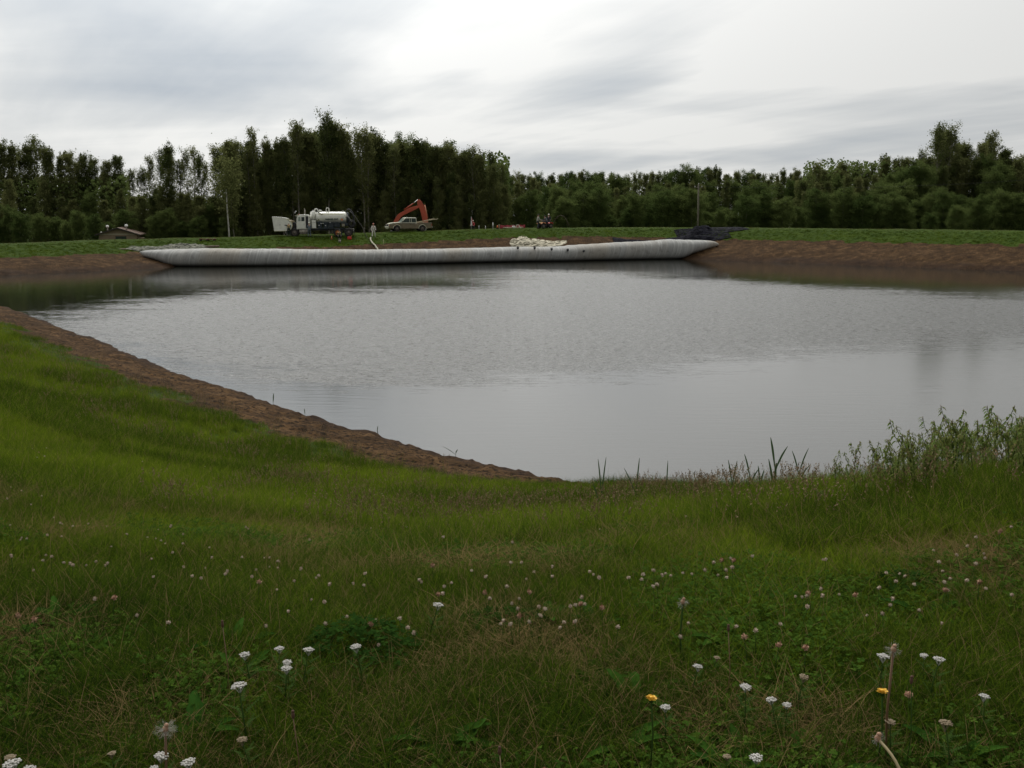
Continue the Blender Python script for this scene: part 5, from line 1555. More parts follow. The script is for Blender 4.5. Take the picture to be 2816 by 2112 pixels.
for (y, w_) in ((2.0, .9), (4.4, .7)):
    mb = MB(); mb.box((-hw - .02, y, wz - .1), (.06, w_, .8)); wf = mb.build('window', M_trimd, wl)
    mb = MB(); mb.box((-hw - .056, y, wz - .1), (.01, w_ - .12, .68)); mb.build('pane', M_glass, wf)
mb = MB(); mb.box((hw + .42, 1.0, (ze - .5) / 2), (.62, 1.6, ze - .5)); mb.build('side_closet', M_stucco, hut)
for (x, y, r_, h_, lab) in ((-1.55, 2.2, .13, .62, 0), (.95, 1.2, .14, .52, 1)):
    zr = za - abs(x) * dz
    mb = MB(); mb.cyl((x, y, zr - .1), (x, y, zr + h_), r_ * .7, 14); ch_ = mb.build('chimney', M_alu, rf)
    mb = MB(); mb.cyl((x, y, zr + h_ - .05), (x, y, zr + h_ + .17), r_ * 1.5, 16); mb.ell((x, y, zr + h_ + .17), (r_ * 1.5, r_ * 1.5, .1), 14); mb.build('chimney_cap', M_whitep, ch_)
for (x, y) in ((-2.2, 1.0), (-1.0, 3.5)):
    mb = MB(); mb.box((x, y, za - abs(x) * dz + .15), (.22, .22, .15), bev=.03); mb.build('roof_vent', M_whitep, rf)
# ------------------------------------------------------------------ meadow: many small plants set out on the ground
def grass_mat(name, lo, mid, hi, dryc, trans=.25):
    m = bpy.data.materials.new(name); m.use_nodes = True
    t = m.node_tree; B = t.nodes['Principled BSDF']
    B.inputs['Roughness'].default_value = .7; B.inputs['Specular IOR Level'].default_value = 0.0
    sh_ = tnode(t, 'ShaderNodeAttribute', attribute_name='shade').outputs['Fac']
    ti = tnode(t, 'ShaderNodeAttribute', attribute_name='tint', attribute_type='INSTANCER').outputs['Fac']
    dr = tnode(t, 'ShaderNodeAttribute', attribute_name='dry', attribute_type='INSTANCER').outputs['Fac']
    f = tmath(t, 'ADD', tmath(t, 'MULTIPLY', tmath(t, 'POWER', sh_, 1.6), .55), tmath(t, 'MULTIPLY', ti, .55))
    c = tramp(t, f, [(.1, lo), (.5, mid), (.95, hi)])
    isdry = tmath(t, 'GREATER_THAN', tmath(t, 'ADD', sh_, dr), 1.0)
    c = tmix(t, isdry, c, dryc)
    t.links.new(c, B.inputs['Base Color'])
    tr = tnode(t, 'ShaderNodeBsdfTranslucent'); t.links.new(c, tr.inputs['Color'])
    mx = tnode(t, 'ShaderNodeMixShader'); mx.inputs[0].default_value = trans
    t.links.new(B.outputs[0], mx.inputs[1]); t.links.new(tr.outputs[0], mx.inputs[2])
    t.links.new(mx.outputs[0], t.nodes['Material Output'].inputs[0])
    return m
M_grass = grass_mat('meadow grass', (.015, .034, .006), (.066, .106, .010), (.21, .275, .018), (.21, .15, .065), .34)
M_clov = grass_mat('clover leaves', (.018, .045, .008), (.042, .085, .012), (.080, .13, .018), (.10, .07, .03), .2)
M_seed = mat('tan grass seed heads', (.26, .17, .085), .8, var=.3)

class Cards:
    def __init__(s): s.v, s.f, s.sh, s.mi, s.pid = [], [], [], [], []; s.n = 0
    def add(s, co, quads, shade, mi, pid):
        s.v.append(co); s.f.append(quads + s.n); s.n += len(co); s.sh.append(shade); s.mi.append(np.full(len(quads), mi)); s.pid.append(np.full(len(co), pid))
def blades(rs_, n, rad, h0, h1, w, lean, bend, segs=3):
    a = rs_.rand(n) * 6.283; rr = rad * np.sqrt(rs_.rand(n))
    bx, by = rr * np.cos(a), rr * np.sin(a)
    h = h0 + (h1 - h0) * rs_.rand(n) ** 1.3
    d = rs_.rand(n) * 6.283
    out_ = lean * (.3 + rs_.rand(n))
    bn = bend * (.3 + rs_.rand(n) * 1.2)
    wv = w * (.7 + .6 * rs_.rand(n))
    pa = d + 1.57 + rs_.normal(size=n) * .5
    L, Rr = [], []
    for k in range(segs + 1):
        q = k / segs
        off = h * (out_ * q + bn * q * q)
        z = h * (q - .35 * bn * q * q * q)
        x = bx + np.cos(d) * off; y = by + np.sin(d) * off
        ww = wv * (1 - q) ** .6 * .5 if k < segs else wv * .03
        L.append(np.stack([x - np.cos(pa) * ww, y - np.sin(pa) * ww, z], 1)); Rr.append(np.stack([x + np.cos(pa) * ww, y + np.sin(pa) * ww, z], 1))
    co = np.stack([v for p in zip(L, Rr) for v in p], 1).reshape(-1, 3)
    m = 2 * (segs + 1)
    base = np.arange(n)[:, None, None] * m + np.arange(segs)[None, :, None] * 2
    q = (base + np.array([0, 1, 3, 2])[None, None, :]).reshape(-1, 4)
    return co, q, np.repeat(rs_.rand(n), m)
def clover(rs_, n, rad, h0, h1, size):
    cs, qs, ss = [], [], []
    k0 = 0
    for i in range(n):
        a = rs_.rand() * 6.283; r_ = rad * math.sqrt(rs_.rand()); c = np.array([r_ * math.cos(a), r_ * math.sin(a), h0 + (h1 - h0) * rs_.rand()])
        tl_ = rs_.normal(scale=.35, size=2); s_ = size * (.7 + .6 * rs_.rand()); sh = rs_.rand(); o = rs_.rand() * 6.28
        for j in range(3):
            b = o + j * 2.094
            d = np.array([math.cos(b), math.sin(b), 0]); e = np.array([-math.sin(b), math.cos(b), 0])
            pts = np.stack([c, c + d * s_ * .55 - e * s_ * .5, c + d * s_ * 1.1, c + d * s_ * .55 + e * s_ * .5])
            pts[:, 2] += pts[:, 0] * 0 + (pts[:, 0] - c[0]) * tl_[0] + (pts[:, 1] - c[1]) * tl_[1] - .15 * s_ * (np.array([0, .6, 1, .6]))
            cs.append(pts); qs.append(np.arange(4)[None] + k0); k0 += 4; ss.append(np.full(4, sh * .8))
    return np.concatenate(cs), np.concatenate(qs), np.concatenate(ss)
def seedstems(rs_, n, rad, h0, h1):
    mb = Cards()
    co, q, sh_ = blades(rs_, n, rad, h0, h1, .003, .12, .15, 3)
    heads = []
    tops = co.reshape(n, 8, 3)[:, 6]
    dirs = tops - co.reshape(n, 8, 3)[:, 4]; dirs /= np.linalg.norm(dirs, axis=1)[:, None]
    hs = []
    for i in range(n):
        for j in range(9):
            p = tops[i] - dirs[i] * .055 * (j / 8) + rs_.normal(scale=.0045, size=3)
            d = rs_.normal(size=3); d[2] = abs(d[2]) + 1; d /= np.linalg.norm(d); e = np.cross(d, rs_.normal(size=3)); e /= np.linalg.norm(e)
            hs.append([p - d * .008, p + e * .0035, p + d * .008, p - e * .0035])
    hc_ = np.array(hs).reshape(-1, 3)
    return (co, q, sh_ * .8), (hc_, np.arange(len(hc_)).reshape(-1, 4), rs_.rand(len(hc_)))

def scatter_object(name, cards, nproto, pts, label, cat, mats):
    """one mesh that carries its small plants and the points where they stand"""
    co = np.concatenate(cards.v + [pts['co']])
    q = np.concatenate(cards.f); mi = np.concatenate(cards.mi)
    npv = cards.n; N = len(pts['co'])
    me = bpy.data.meshes.new(name)
    me.vertices.add(len(co)); me.vertices.foreach_set('co', co.astype(np.float32).ravel())
    me.loops.add(q.size); me.loops.foreach_set('vertex_index', q.astype(np.int32).ravel())
    me.polygons.add(len(q)); me.polygons.foreach_set('loop_start', np.arange(0, q.size, 4, dtype=np.int32))
    me.polygons.foreach_set('material_index', mi.astype(np.int32))
    me.update(calc_edges=True)
    def at(nm, ty, vals, fld='value'):
        a = me.attributes.new(nm, ty, 'POINT'); a.data.foreach_set(fld, vals)
    at('pid', 'INT', np.concatenate(cards.pid + [100 + pts['pid']]).astype(np.int32))
    at('shade', 'FLOAT', np.concatenate(cards.sh + [np.zeros(N)]).astype(np.float32))
    z = np.zeros(npv)
    at('tint', 'FLOAT', np.concatenate([z, pts['tint']]).astype(np.float32))
    at('dry', 'FLOAT', np.concatenate([z, pts['dry']]).astype(np.float32))
    at('size', 'FLOAT', np.concatenate([z, pts['size']]).astype(np.float32))
    rot = np.zeros((len(co), 3), np.float32); rot[npv:] = pts['rot']
    at('turn', 'FLOAT_VECTOR', rot.ravel(), 'vector')
    for m in mats: me.materials.append(m)
    o = bpy.data.objects.new(name, me); C.objects.link(o)
    g = bpy.data.node_groups.new(name + ' layout', 'GeometryNodeTree')
    g.interface.new_socket(name='Geometry', in_out='INPUT', socket_type='NodeSocketGeometry')
    g.interface.new_socket(name='Geometry', in_out='OUTPUT', socket_type='NodeSocketGeometry')
    gi, go = g.nodes.new('NodeGroupInput'), g.nodes.new('NodeGroupOutput')
    jn = g.nodes.new('GeometryNodeJoinGeometry')
    def na(nm, ty):
        n = g.nodes.new('GeometryNodeInputNamedAttribute'); n.data_type = ty; n.inputs['Name'].default_value = nm
        return [s for s in n.outputs if s.enabled and s.name == 'Attribute'][0]
    pid = na('pid', 'INT'); siz = na('size', 'FLOAT'); trn = na('turn', 'FLOAT_VECTOR')
    def sel(v):
        c = g.nodes.new('FunctionNodeCompare'); c.data_type = 'INT'; c.operation = 'EQUAL'
        ins = [s for s in c.inputs if s.enabled]
        g.links.new(pid, ins[0]); ins[1].default_value = v
        s = g.nodes.new('GeometryNodeSeparateGeometry'); s.domain = 'POINT'
        g.links.new(gi.outputs[0], s.inputs['Geometry']); g.links.new(c.outputs[0], s.inputs['Selection'])
        return s.outputs['Selection']
    for k in range(nproto):
        if not np.any(pts['pid'] == k): continue
        ip = g.nodes.new('GeometryNodeInstanceOnPoints')
        g.links.new(sel(100 + k), ip.inputs['Points']); g.links.new(sel(k), ip.inputs['Instance'])
        g.links.new(trn, ip.inputs['Rotation']); g.links.new(siz, ip.inputs['Scale'])
        g.links.new(ip.outputs[0], jn.inputs[0])
    g.links.new(jn.outputs[0], go.inputs[0])
    md = o.modifiers.new('layout', 'NODES'); md.node_group = g
    return tag(o, label, cat, kind='stuff')

rs_ = np.random.RandomState(77)
K = Cards()
# 0-3 short tufts, 4-6 long tufts, 7 flowering stems, 8-9 clover, 10 thatch, 11 sparse long blades, 12-13 coarse far tufts
for i in range(4): K.add(*blades(rs_, 46, .085, .035, .145, .0037, .40, .6), 0, i)
for i in range(3): K.add(*blades(rs_, 40, .10, .11, .24, .0040, .22, .55, 4), 0, 4 + i)
a_, b_ = seedstems(rs_, 9, .12, .26, .46); K.add(*a_, 0, 7); K.add(*b_, 2, 7)
for i in range(2): K.add(*clover(rs_, 52, .15, .02, .08, .0105), 1, 8 + i)
K.add(*blades(rs_, 40, .12, .04, .11, .0036, 1.2, 1.0), 0, 10)
K.add(*blades(rs_, 7, .14, .10, .22, .0042, .5, .9, 4), 0, 11)
for i in range(2): K.add(*blades(rs_, 46, .42, .16, .40, .024, .3, .6, 2), 0, 12 + i)

def sample(n, r0, r1, a0, a1):
    r_ = np.sqrt(rs_.uniform(r0 * r0, r1 * r1, n)); a = np.radians(rs_.uniform(a0, a1, n))
    return r_ * np.sin(a), r_ * np.cos(a)
allp = {k: [] for k in ('co', 'pid', 'tint', 'dry', 'size', 'rot')}
def put(x, y, z, pid, tint, dry, size, tilt=.15):
    n = len(x)
    allp['co'].append(np.stack([x, y, z], 1)); allp['pid'].append(pid); allp['tint'].append(np.clip(tint, 0, 1)); allp['dry'].append(dry); allp['size'].append(size)
    allp['rot'].append(np.stack([rs_.normal(size=n) * tilt, rs_.normal(size=n) * tilt, rs_.rand(n) * 6.283], 1))
for (n, r0, r1, a0, a1, sc_) in ((3000, 1.2, 2.4, -60, 60, 1.0), (16000, 2.3, 5.2, -42, 42, .95), (20000, 5.2, 9, -42, 42, 1.0), (25000, 9, 17, -48, 44, 1.0), (20000, 17, 32, -46, 25, 1.05), (14000, 32, 66, -42, -14, 1.35)):
    x, y = sample(n, r0, r1, a0, a1)
    z, s, soil = terrain(x, y, True)
    ok = (s > .5) & (soil < .45) & (s < 22)
    x, y, z, s = x[ok], y[ok], z[ok], s[ok]
    n = len(x)
    n1 = fbm(x * .55, y * .55, 4, 201); n2 = fbm(x * 1.3, y * 1.3, 3, 203); n3 = fbm(x * .9 + 7, y * .9, 4, 207); u = rs_.rand(n)
    slope = 1 - sstep(10.2, 12.6, s + (n1 - .5) * 3)      # 1 on the pond-side slope
    pid = rs_.randint(0, 4, n)
    pid = np.where(u < slope * .85, rs_.randint(4, 7, n), pid)
    lim = (slope < .5)
    pid = np.where(lim & (n3 > .50) & (rs_.rand(n) < .36), rs_.randint(8, 10, n), pid)
    pid = np.where(lim & (n2 < .40) & (rs_.rand(n) < .5), 10, pid)
    pid = np.where(lim & (rs_.rand(n) < .08), 11, pid)
    # dark broad clumps low on the left slope
    dk = (slope > .5) & (s < 9) & (fbm(x * .45, y * .45, 3, 211) > .60)
    tint = .30 + .62 * slope * sstep(1.0, 4.5, s) * (.65 + .7 * n1) + (n2 - .5) * .5 + rs_.normal(size=n) * .06
    tint = np.where(dk, tint * .55, tint)
    tint = np.where(lim, .17 + (n1 - .5) * .9 + .50 * (1 - sstep(12.2, 15.2, s)) + rs_.normal(size=n) * .07, tint)
    tint = np.where((pid == 8) | (pid == 9), .45 + .5 * rs_.rand(n), tint)
    dry = np.where(lim, .10 + .45 * np.clip(.60 - n2, 0, 1) * 1.3, .04)
    dry = np.where(pid == 10, .62, dry)
    size = sc_ * (.75 + .5 * rs_.rand(n))
    size = np.where(dk, size * 1.3, size) * np.where(s < soilw(x, y) + 1.0, .6, 1.0)
    put(x, y, z - .01, pid, tint, dry, size)
# flowering stems along the front slope and crest
for (n, xr, yr) in ((1200, (-3, 8.5), (5.0, 13)),):
    x = rs_.uniform(*xr, n); y = rs_.uniform(*yr, n)
    z, s, soil = terrain(x, y, True); ok = (s > 2.0) & (s < 12.0) & (fbm(x, y, 3, 221) > .42); x, y, z = x[ok], y[ok], z[ok]
    k = len(x); put(x, y, z, np.full(k, 7), .35 + .2 * rs_.rand(k), np.full(k, .25), .8 + .4 * rs_.rand(k), .08)
x, y = sample(1000, 12, 34, -44, -2); z, s, soil = terrain(x, y, True); ok = (s > 2.6) & (s < 8) & (soil < .5) & (fbm(x * .6, y * .6, 3, 223) > .45); x, y, z = x[ok], y[ok], z[ok]
k = len(x); put(x, y, z, np.full(k, 7), .35 + .2 * rs_.rand(k), np.full(k, .25), 1.0 + .4 * rs_.rand(k), .08)
# right mound: thicker taller grass
x = rs_.uniform(1.6, 8, 6500); y = rs_.uniform(4.4, 10, 6500); z, s, soil = terrain(x, y, True); ok = (s > 5) & (s < 12.6); x, y, z = x[ok], y[ok], z[ok]
k = len(x); put(x, y, z, rs_.randint(4, 7, k), .30 + .40 * rs_.rand(k), np.full(k, .08), .8 + .4 * rs_.rand(k))
# far bank
x, y = sample(110000, 80, 150, -38, 36)
z, s, soil = terrain(x, y, True); ok = (s > 1) & (soil < .5) & (s < 20) & (rs_.rand(len(x)) < np.where(s < 13, .8, .25)); x, y, z, s = x[ok], y[ok], z[ok], s[ok]
k = len(x); n1 = fbm(x * .3, y * .3, 4, 231)
put(x, y, z - .02, rs_.randint(12, 14, k), .20 + .9 * (n1 - .5) + .30 * (1 - sstep(9, 14, s)), np.where(s > 12, .3, .06), (.30 + .28 * rs_.rand(k)) * np.where(s > 12, .6, 1.0), .1)
x, y = sample(1500, 70, 98, -40, -24); z, s, soil = terrain(x, y, True); ok = (s > 3) & (soil < .5); x, y, z = x[ok], y[ok], z[ok]; k = len(x)
put(x, y, z, rs_.randint(12, 14, k), .6 + .2 * rs_.rand(k), np.full(k, .05), .5 + .3 * rs_.rand(k))
pts = {k: np.concatenate(v) for k, v in allp.items()}
scatter_object('meadow_grass', K, 14, pts, 'green and brown meadow grass with clover leaves covering the banks', 'grass', [M_grass, M_clov, M_seed])

# ------------------------------------------------------------------ single flowers and weeds
M_stem = mat('green stem', (.035, .065, .015), .8, spec=0.0)
M_stem2 = mat('pale flower stem', (.30, .24, .12), .6)
M_stemr = mat('reddish stem', (.14, .075, .035), .6)
M_clw = mat('clover blossom', (.54, .48, .38), .8, col2=(.38, .25, .18), vscale=60, spec=.1)
M_clr = mat('faded clover blossom', (.24, .11, .06), .8, col2=(.42, .27, .17), vscale=60)
M_yar = mat('yarrow florets', (.48, .46, .42), .7, var=.12, vscale=80)
M_yab = mat('brown yarrow florets', (.26, .20, .12), .8, var=.3, vscale=80)
M_yel = mat('dandelion yellow', (.72, .40, .015), .6, var=.15, vscale=90)
M_bud = mat('dark brown bud', (.085, .040, .022), .8)
M_fluff = mat('seed fluff', (.36, .34, .29), .8, trans=.3)
M_dock = grass_mat('broad leaf', (.020, .056, .009), (.036, .085, .012), (.060, .115, .016), (.12, .08, .03), .15)
M_weed = mat('weed leaves', (.10, .17, .03), .7, col2=(.16, .15, .045), vscale=9, trans=.4, spec=.04)
def head_clover(mb, c, r, rr, mi):
    for i in range(44):
        d = Vector((rr.gauss(0, 1), rr.gauss(0, 1), rr.gauss(.25, 1))).normalized()
        e = d.cross(Vector((rr.random(), rr.random(), rr.random()))).normalized()
        p = Vector(c) + d * r * .55
        tip = Vector(c) + d * r * rr.uniform(.95, 1.2)
        mb.add([p - e * r * .16, p + e * r * .16, tip + e * r * .12, tip - e * r * .12], [(0, 1, 2, 3)], mi)
    mb.ell(c, (r * .7, r * .7, r * .7), 8, mi)
def flower_proto(kind, seed):
    rr = random.Random(seed)
    h = {'clover': .16, 'faded': .14, 'yarrow': .20, 'brownyarrow': .18}[kind]
    root = bpy.data.objects.new('flower', None); root.empty_display_size = .02; C.objects.link(root)
    bx, by = rr.uniform(-.03, .03), rr.uniform(-.03, .03)
    mb = MB()
    mb.tube([(0, 0, -.01), (bx * .3, by * .3, h * .5), (bx, by, h)], [.0018, .0016, .0013] if 'clover' in kind or kind == 'faded' else [.003, .0025, .002], 5)
    if 'yarrow' in kind:
        for i in range(16):   # feathery leaves
            q = i / 16; p = Vector((bx * q, by * q, h * (.1 + .75 * q))); a = i * 2.4
            for j in range(7):
                s_ = .012 + .006 * j; d = Vector((math.cos(a), math.sin(a), .5))
                b0 = p + d * s_; e = Vector((-math.sin(a), math.cos(a), .2)) * .012 * (1 - j / 9)
                mb.add([b0 - e, b0 + d * .003, b0 + e, b0 - d * .002], [(0, 1, 2, 3)], 0)
    st_ = mb.build('stem', M_stem, root)
    hb = MB()
    if kind == 'clover': head_clover(hb, (bx, by, h + .006), .0100, rr, 0)
    elif kind == 'faded': head_clover(hb, (bx, by, h + .004), .0115, rr, 0)
    else:
        R0 = .021 if kind == 'yarrow' else .017
        for i in range(30):
            a = i * 2.4; q = math.sqrt((i + .5) / 30) * R0
            p = Vector((bx + q * math.cos(a), by + q * math.sin(a), h + .010 - q * q * 9 + rr.uniform(-.002, .002)))
            hb.ell(p, (.0042 * rr.uniform(.7, 1.2), .0042, .0026), 6)
            if i % 3 == 0: hb.tube([(bx, by, h - .02), tuple(p)], .0008, 3, cap=False)
    hd_ = hb.build('flower_head', {'clover': M_clw, 'faded': M_clr, 'yarrow': M_yar, 'brownyarrow': M_yab}[kind], root)
    return root, [st_, hd_], h
FP = {k: [flower_proto(k, i * 7 + len(k)) for i in range(3)] for k in ('clover', 'faded', 'yarrow', 'brownyarrow')}
fused = set()
rr0 = random.Random(3)
FL = []   # kind, x, y, label, group, scale, head height target
def at_px(px, py, hh=.16):
    """the ground point under a flower head seen at this place in the photograph"""
    z = 3.70 + hh
    for _ in range(2):
        p = U(px, py, z)
        z = H(p.x, p.y) + hh
    p = U(px, py, z)
    return p
def addf(kind, px, py, label, group=None, sc_=1.0):
    hh = FP[kind][0][2] * sc_
    p = U(px, py, 3.72 + hh)
    FL.append([kind, p.x, p.y, label, group, sc_])
gY = 'white yarrow flowers in the meadow'
for k, (px, py, b, sc_) in enumerate([(268, 1735, 0, 1), (202, 1747, 1, .8), (593, 1754, 0, .85), (683, 1743, 0, .9), (713, 1730, 0, 1.15), (759, 1737, 0, .85), (821, 1739, 0, .95), (787, 1766, 0, .8), (778, 1781, 0, .9), (674, 1849, 0, 1.15),
                         (627, 1879, 1, 1.), (21, 2075, 0, 1.15), (82, 2068, 0, .85), (430, 2061, 0, .95), (438, 2073, 0, .6), (526, 2082, 0, .95), (436, 1924, 1, .8), (686, 1985, 1, .9), (6, 2038, 1, .9), (308, 2040, 1, .7), (2424, 1765, 0, 1), (2562, 1793, 0, .95),
                         (2549, 1785, 0, .7), (2053, 1851, 0, .9), (1904, 1780, 0, .8), (2082, 2048, 0, .9), (2711, 1897, 0, .8), (2150, 1890, 0, .8), (2166, 1899, 0, .7), (1173, 1567, 0, 1), (998, 1702, 0, 1), (1834, 1910, 0, .8), (2000, 2044, 1, .7), (1951, 1752, 1, .7), (2192, 1815, 1, .9), (2628, 1962, 1, 1.1), (2455, 1950, 1, .9)]):
    side = 'left' if px < 940 else ('middle' if px < 1880 else 'right')
    depth = 'at the very bottom edge' if py > 2030 else ('close to the camera' if py > 1830 else 'in the middle of the meadow')
    addf('brownyarrow' if b else 'yarrow', px, py, ('flat brownish yarrow head, %s third of the meadow, %s' if b else 'flat white yarrow head, %s third of the meadow, %s') % (side, depth), gY if not b else 'faded brown yarrow heads in the meadow', sc_)
S3 = 2.328
gC = 'small pinkish white clover blossoms in the meadow'
lc = 'round pinkish white clover blossom on a short stem in the meadow grass'
for (x, y) in [(1365, 160), (1415, 163), (1500, 175), (1490, 160), (1645, 150), (1685, 165), (1285, 170), (1005, 365), (1220, 390), (1255, 358), (1093, 255), (1320, 430), (1355, 432), (1220, 458), (1370, 480), (1397, 500), (1550, 430), (1660, 390), (1625, 405), (1620, 455), (1120, 550), (1150, 558), (1190, 560), (1335, 562), (1440, 583), (1475, 553), (1610, 553), (1555, 555), (1845, 600), (2105, 310), (1995, 215), (1970, 210), (2150, 200), (2170, 225), (2190, 215), (735, 275), (515, 520), (340, 490), (120, 490), (290, 668), (265, 92), (160, 172), (240, 188), (615, 145), (715, 170), (790, 150), (900, 70), (1165, 20), (1250, 50), (1045, 152), (560, 145), (2110, 185), (2075, 205), (1725, 215), (1430, 105), (1355, 125), (480, 470), (555, 580)]:
    addf('clover', 900 + x / S3, 1400 + y / S3, lc, gC, rr0.uniform(.7, 1.0))
for (x, y) in [(207, 132), (375, 122), (495, 110), (235, 228), (310, 228), (350, 265), (110, 205), (30, 185), (180, 215), (370, 205), (930, 125), (950, 140), (1325, 295), (1415, 318), (1440, 322), (1445, 350), (1285, 385), (1050, 420), (912, 398), (755, 440), (775, 470), (840, 465), (880, 470), (795, 530), (1310, 483), (1395, 487), (1540, 525), (1235, 600), (1337, 600), (1675, 675), (1715, 318), (1713, 350), (1680, 232), (1655, 163), (1955, 232), (1880, 258), (1970, 265), (1840, 388), (1765, 390), (1925, 440), (2140, 505), (1940, 90), (1865, 180), (2130, 60), (1825, 225), (1755, 447), (515, 670), (328, 645), (1530, 372), (50, 715), (30, 600), (660, 640)]:
    addf('clover', 1866 + x / S3, 1400 + y / S3, lc, gC, rr0.uniform(.65, 1.0))
for (x, y) in [(55, 72), (285, 12), (435, 50), (510, 68), (555, 58), (392, 115), (190, 130), (430, 135), (655, 30), (655, 75), (1415, 160), (1567, 148), (1465, 118), (1165, 25), (605, 410), (1095, 590), (1757, 250), (1980, 330), (2070, 400), (2085, 200), (1805, 483), (2035, 105), (1185, 157), (993, 150), (1240, 180), (1880, 165), (850, 550), (2105, 570), (1700, 590)]:
    addf('clover', x / S3, 1400 + y / S3, lc, gC, rr0.uniform(.7, 1.0))
for (x, y) in [(290, 970), (320, 1015), (345, 995), (420, 1010), (495, 1000), (640, 978), (940, 975), (770, 1070), (890, 1068), (910, 1095), (975, 1095), (1103, 1035), (650, 1178), (125, 1158), (105, 1178), (250, 1128), (340, 1130), (1008, 1190), (1010, 1110), (1265, 1118), (1080, 1130), (1230, 1220), (885, 1245), (1245, 1298), (1570, 1180), (1618, 1180), (1685, 1200), (1710, 1210), (1488, 1190), (1665, 1285), (1790, 1282), (1550, 1335), (235, 1290), (270, 1297), (15, 720), (90, 760), (215, 820), (20, 860), (23, 1070), (95, 785), (150, 885), (160, 1160), (1935, 1380), (1780, 1305), (1610, 1280)]:
    addf('clover', x / 2.212, 820 + y / 2.212, lc, gC, rr0.uniform(.55, .85))
gF = 'faded reddish clover heads in the meadow'
lf = 'small faded reddish brown clover head low in the meadow grass'
for (x, y, o) in [(1050, 460, 1), (1230, 527, 1), (315, 553, 1), (265, 495, 1), (1620, 438, 1), (1760, 460, 1), (868, 452, 2), (2065, 85, 2), (380, 125, 2), (165, 518, 0), (222, 535, 0), (1630, 205, 0), (690, 398, 0), (350, 688, 2), (455, 720, 2), (825, 790, 2), (630, 780, 2), (1275, 1650, 2), (1195, 1625, 2), (1100, 1560, 1), (1415, 1558, 1), (2040, 1615, 1), (1155, 438, 2), (300, 112, 2), (1705, 430, 2), (1930, 415, 2), (720, 275, 1), (1035, 310, 1), (1318, 310, 1), (680, 35, 1), (1500, 1095, 2), (1625, 1555, 2)]:
    addf('faded', (0, 900, 1866)[o] + x / S3, 1400 + y / S3, lf, gF, 1.1)
rr = random.Random(99)
cnt = 0
while cnt < 70:
    r_ = math.sqrt(rr.uniform(4.2 ** 2, 13 ** 2)); a = rr.uniform(-.55, .55)
    x, y = r_ * math.sin(a), r_ * math.cos(a)
    if float(fbm(np.array([x * .9 + 7]), np.array([y * .9]), 4, 207)[0]) > .52:
        FL.append(['clover' if rr.random() < .8 else 'faded', x, y, None, None, rr.uniform(.7, 1.0)]); cnt += 1
        k = FL[-1]; k[3], k[4] = (lc, gC) if k[0] == 'clover' else (lf, gF)
fx_ = np.array([(k[1], k[2]) for k in FL]); z, s, soil = terrain(fx_[:, 0], fx_[:, 1], True)
nclov = 0
for (kind, x, y, lab, grp, sc_), zz_, s_ in zip(FL, z, s):
    if s_ < 3.2: continue
    if kind == 'clover':
        nclov += 1
        if nclov > 298: continue
    root, kids, h = rr.choice(FP[kind])
    if root.name not in fused:
        fused.add(root.name); o = root; o.location = (x, y, zz_); o.rotation_euler = (0, 0, rr.uniform(0, 6)); o.scale = (sc_,) * 3
    else:
        o = fast_copy(root, kids, (x, y, zz_), (rr.uniform(-.12, .12), rr.uniform(-.12, .12), rr.uniform(0, 6)), (sc_,) * 3)
    o.name = 'yarrow' if 'yarrow' in kind else 'clover_blossom'
    tag(o, lab, 'flower', grp)
# never-placed prototypes would hang in space: remove them
for k, v in FP.items():
    for root, kids, h in v:
        if 'label' not in root:
            for c_ in kids: bpy.data.objects.remove(c_)
            bpy.data.objects.remove(root)
# dandelions in flower
def dandelion(px, py, label, hh=.24):
    p = U(px, py, 3.72 + hh); z = H(p.x, p.y)
    r = empty('dandelion', (p.x, p.y, z), label, 'flower'); hh = p.z - z
    mb = MB(); mb.tube([(0, 0, 0), (.008, 0, hh * .6), (0, 0, hh)], .0028, 6); mb.build('stem', M_stem, r)
    mb = MB(); rr = random.Random(int(px))
    for ring, (n, L, el) in enumerate(((26, .0165, .12), (24, .0145, .35), (20, .011, .7), (14, .007, 1.1))):
        for i in range(n):
            a = 2 * math.pi * i / n + ring * .1 + rr.uniform(-.05, .05)
            d = Vector((math.cos(a) * math.cos(el), math.sin(a) * math.cos(el), math.sin(el))); e = Vector((-math.sin(a), math.cos(a), 0)) * .0022
            c = Vector((0, 0, hh))
            L2 = L * rr.uniform(.75, 1.2); mb.add([c - e, c + e, c + d * L2 + e + Vector((0, 0, rr.uniform(-.002, .003))), c + d * L2 * 1.02 - e], [(0, 1, 2, 3)])
    mb.ell((0, 0, hh + .003), (.007, .007, .005), 12); mb.build('petals', M_yel, r)
    mb = MB(); mb.cyl((0, 0, hh - .012), (0, 0, hh), .006, 8, r2=.009); mb.build('calyx', M_stem, r)
dandelion(1791, 1921, 'yellow dandelion flower right of the middle, the left one of the two')
dandelion(2426, 1902, 'yellow dandelion flower on the right, standing between tall brown stems')
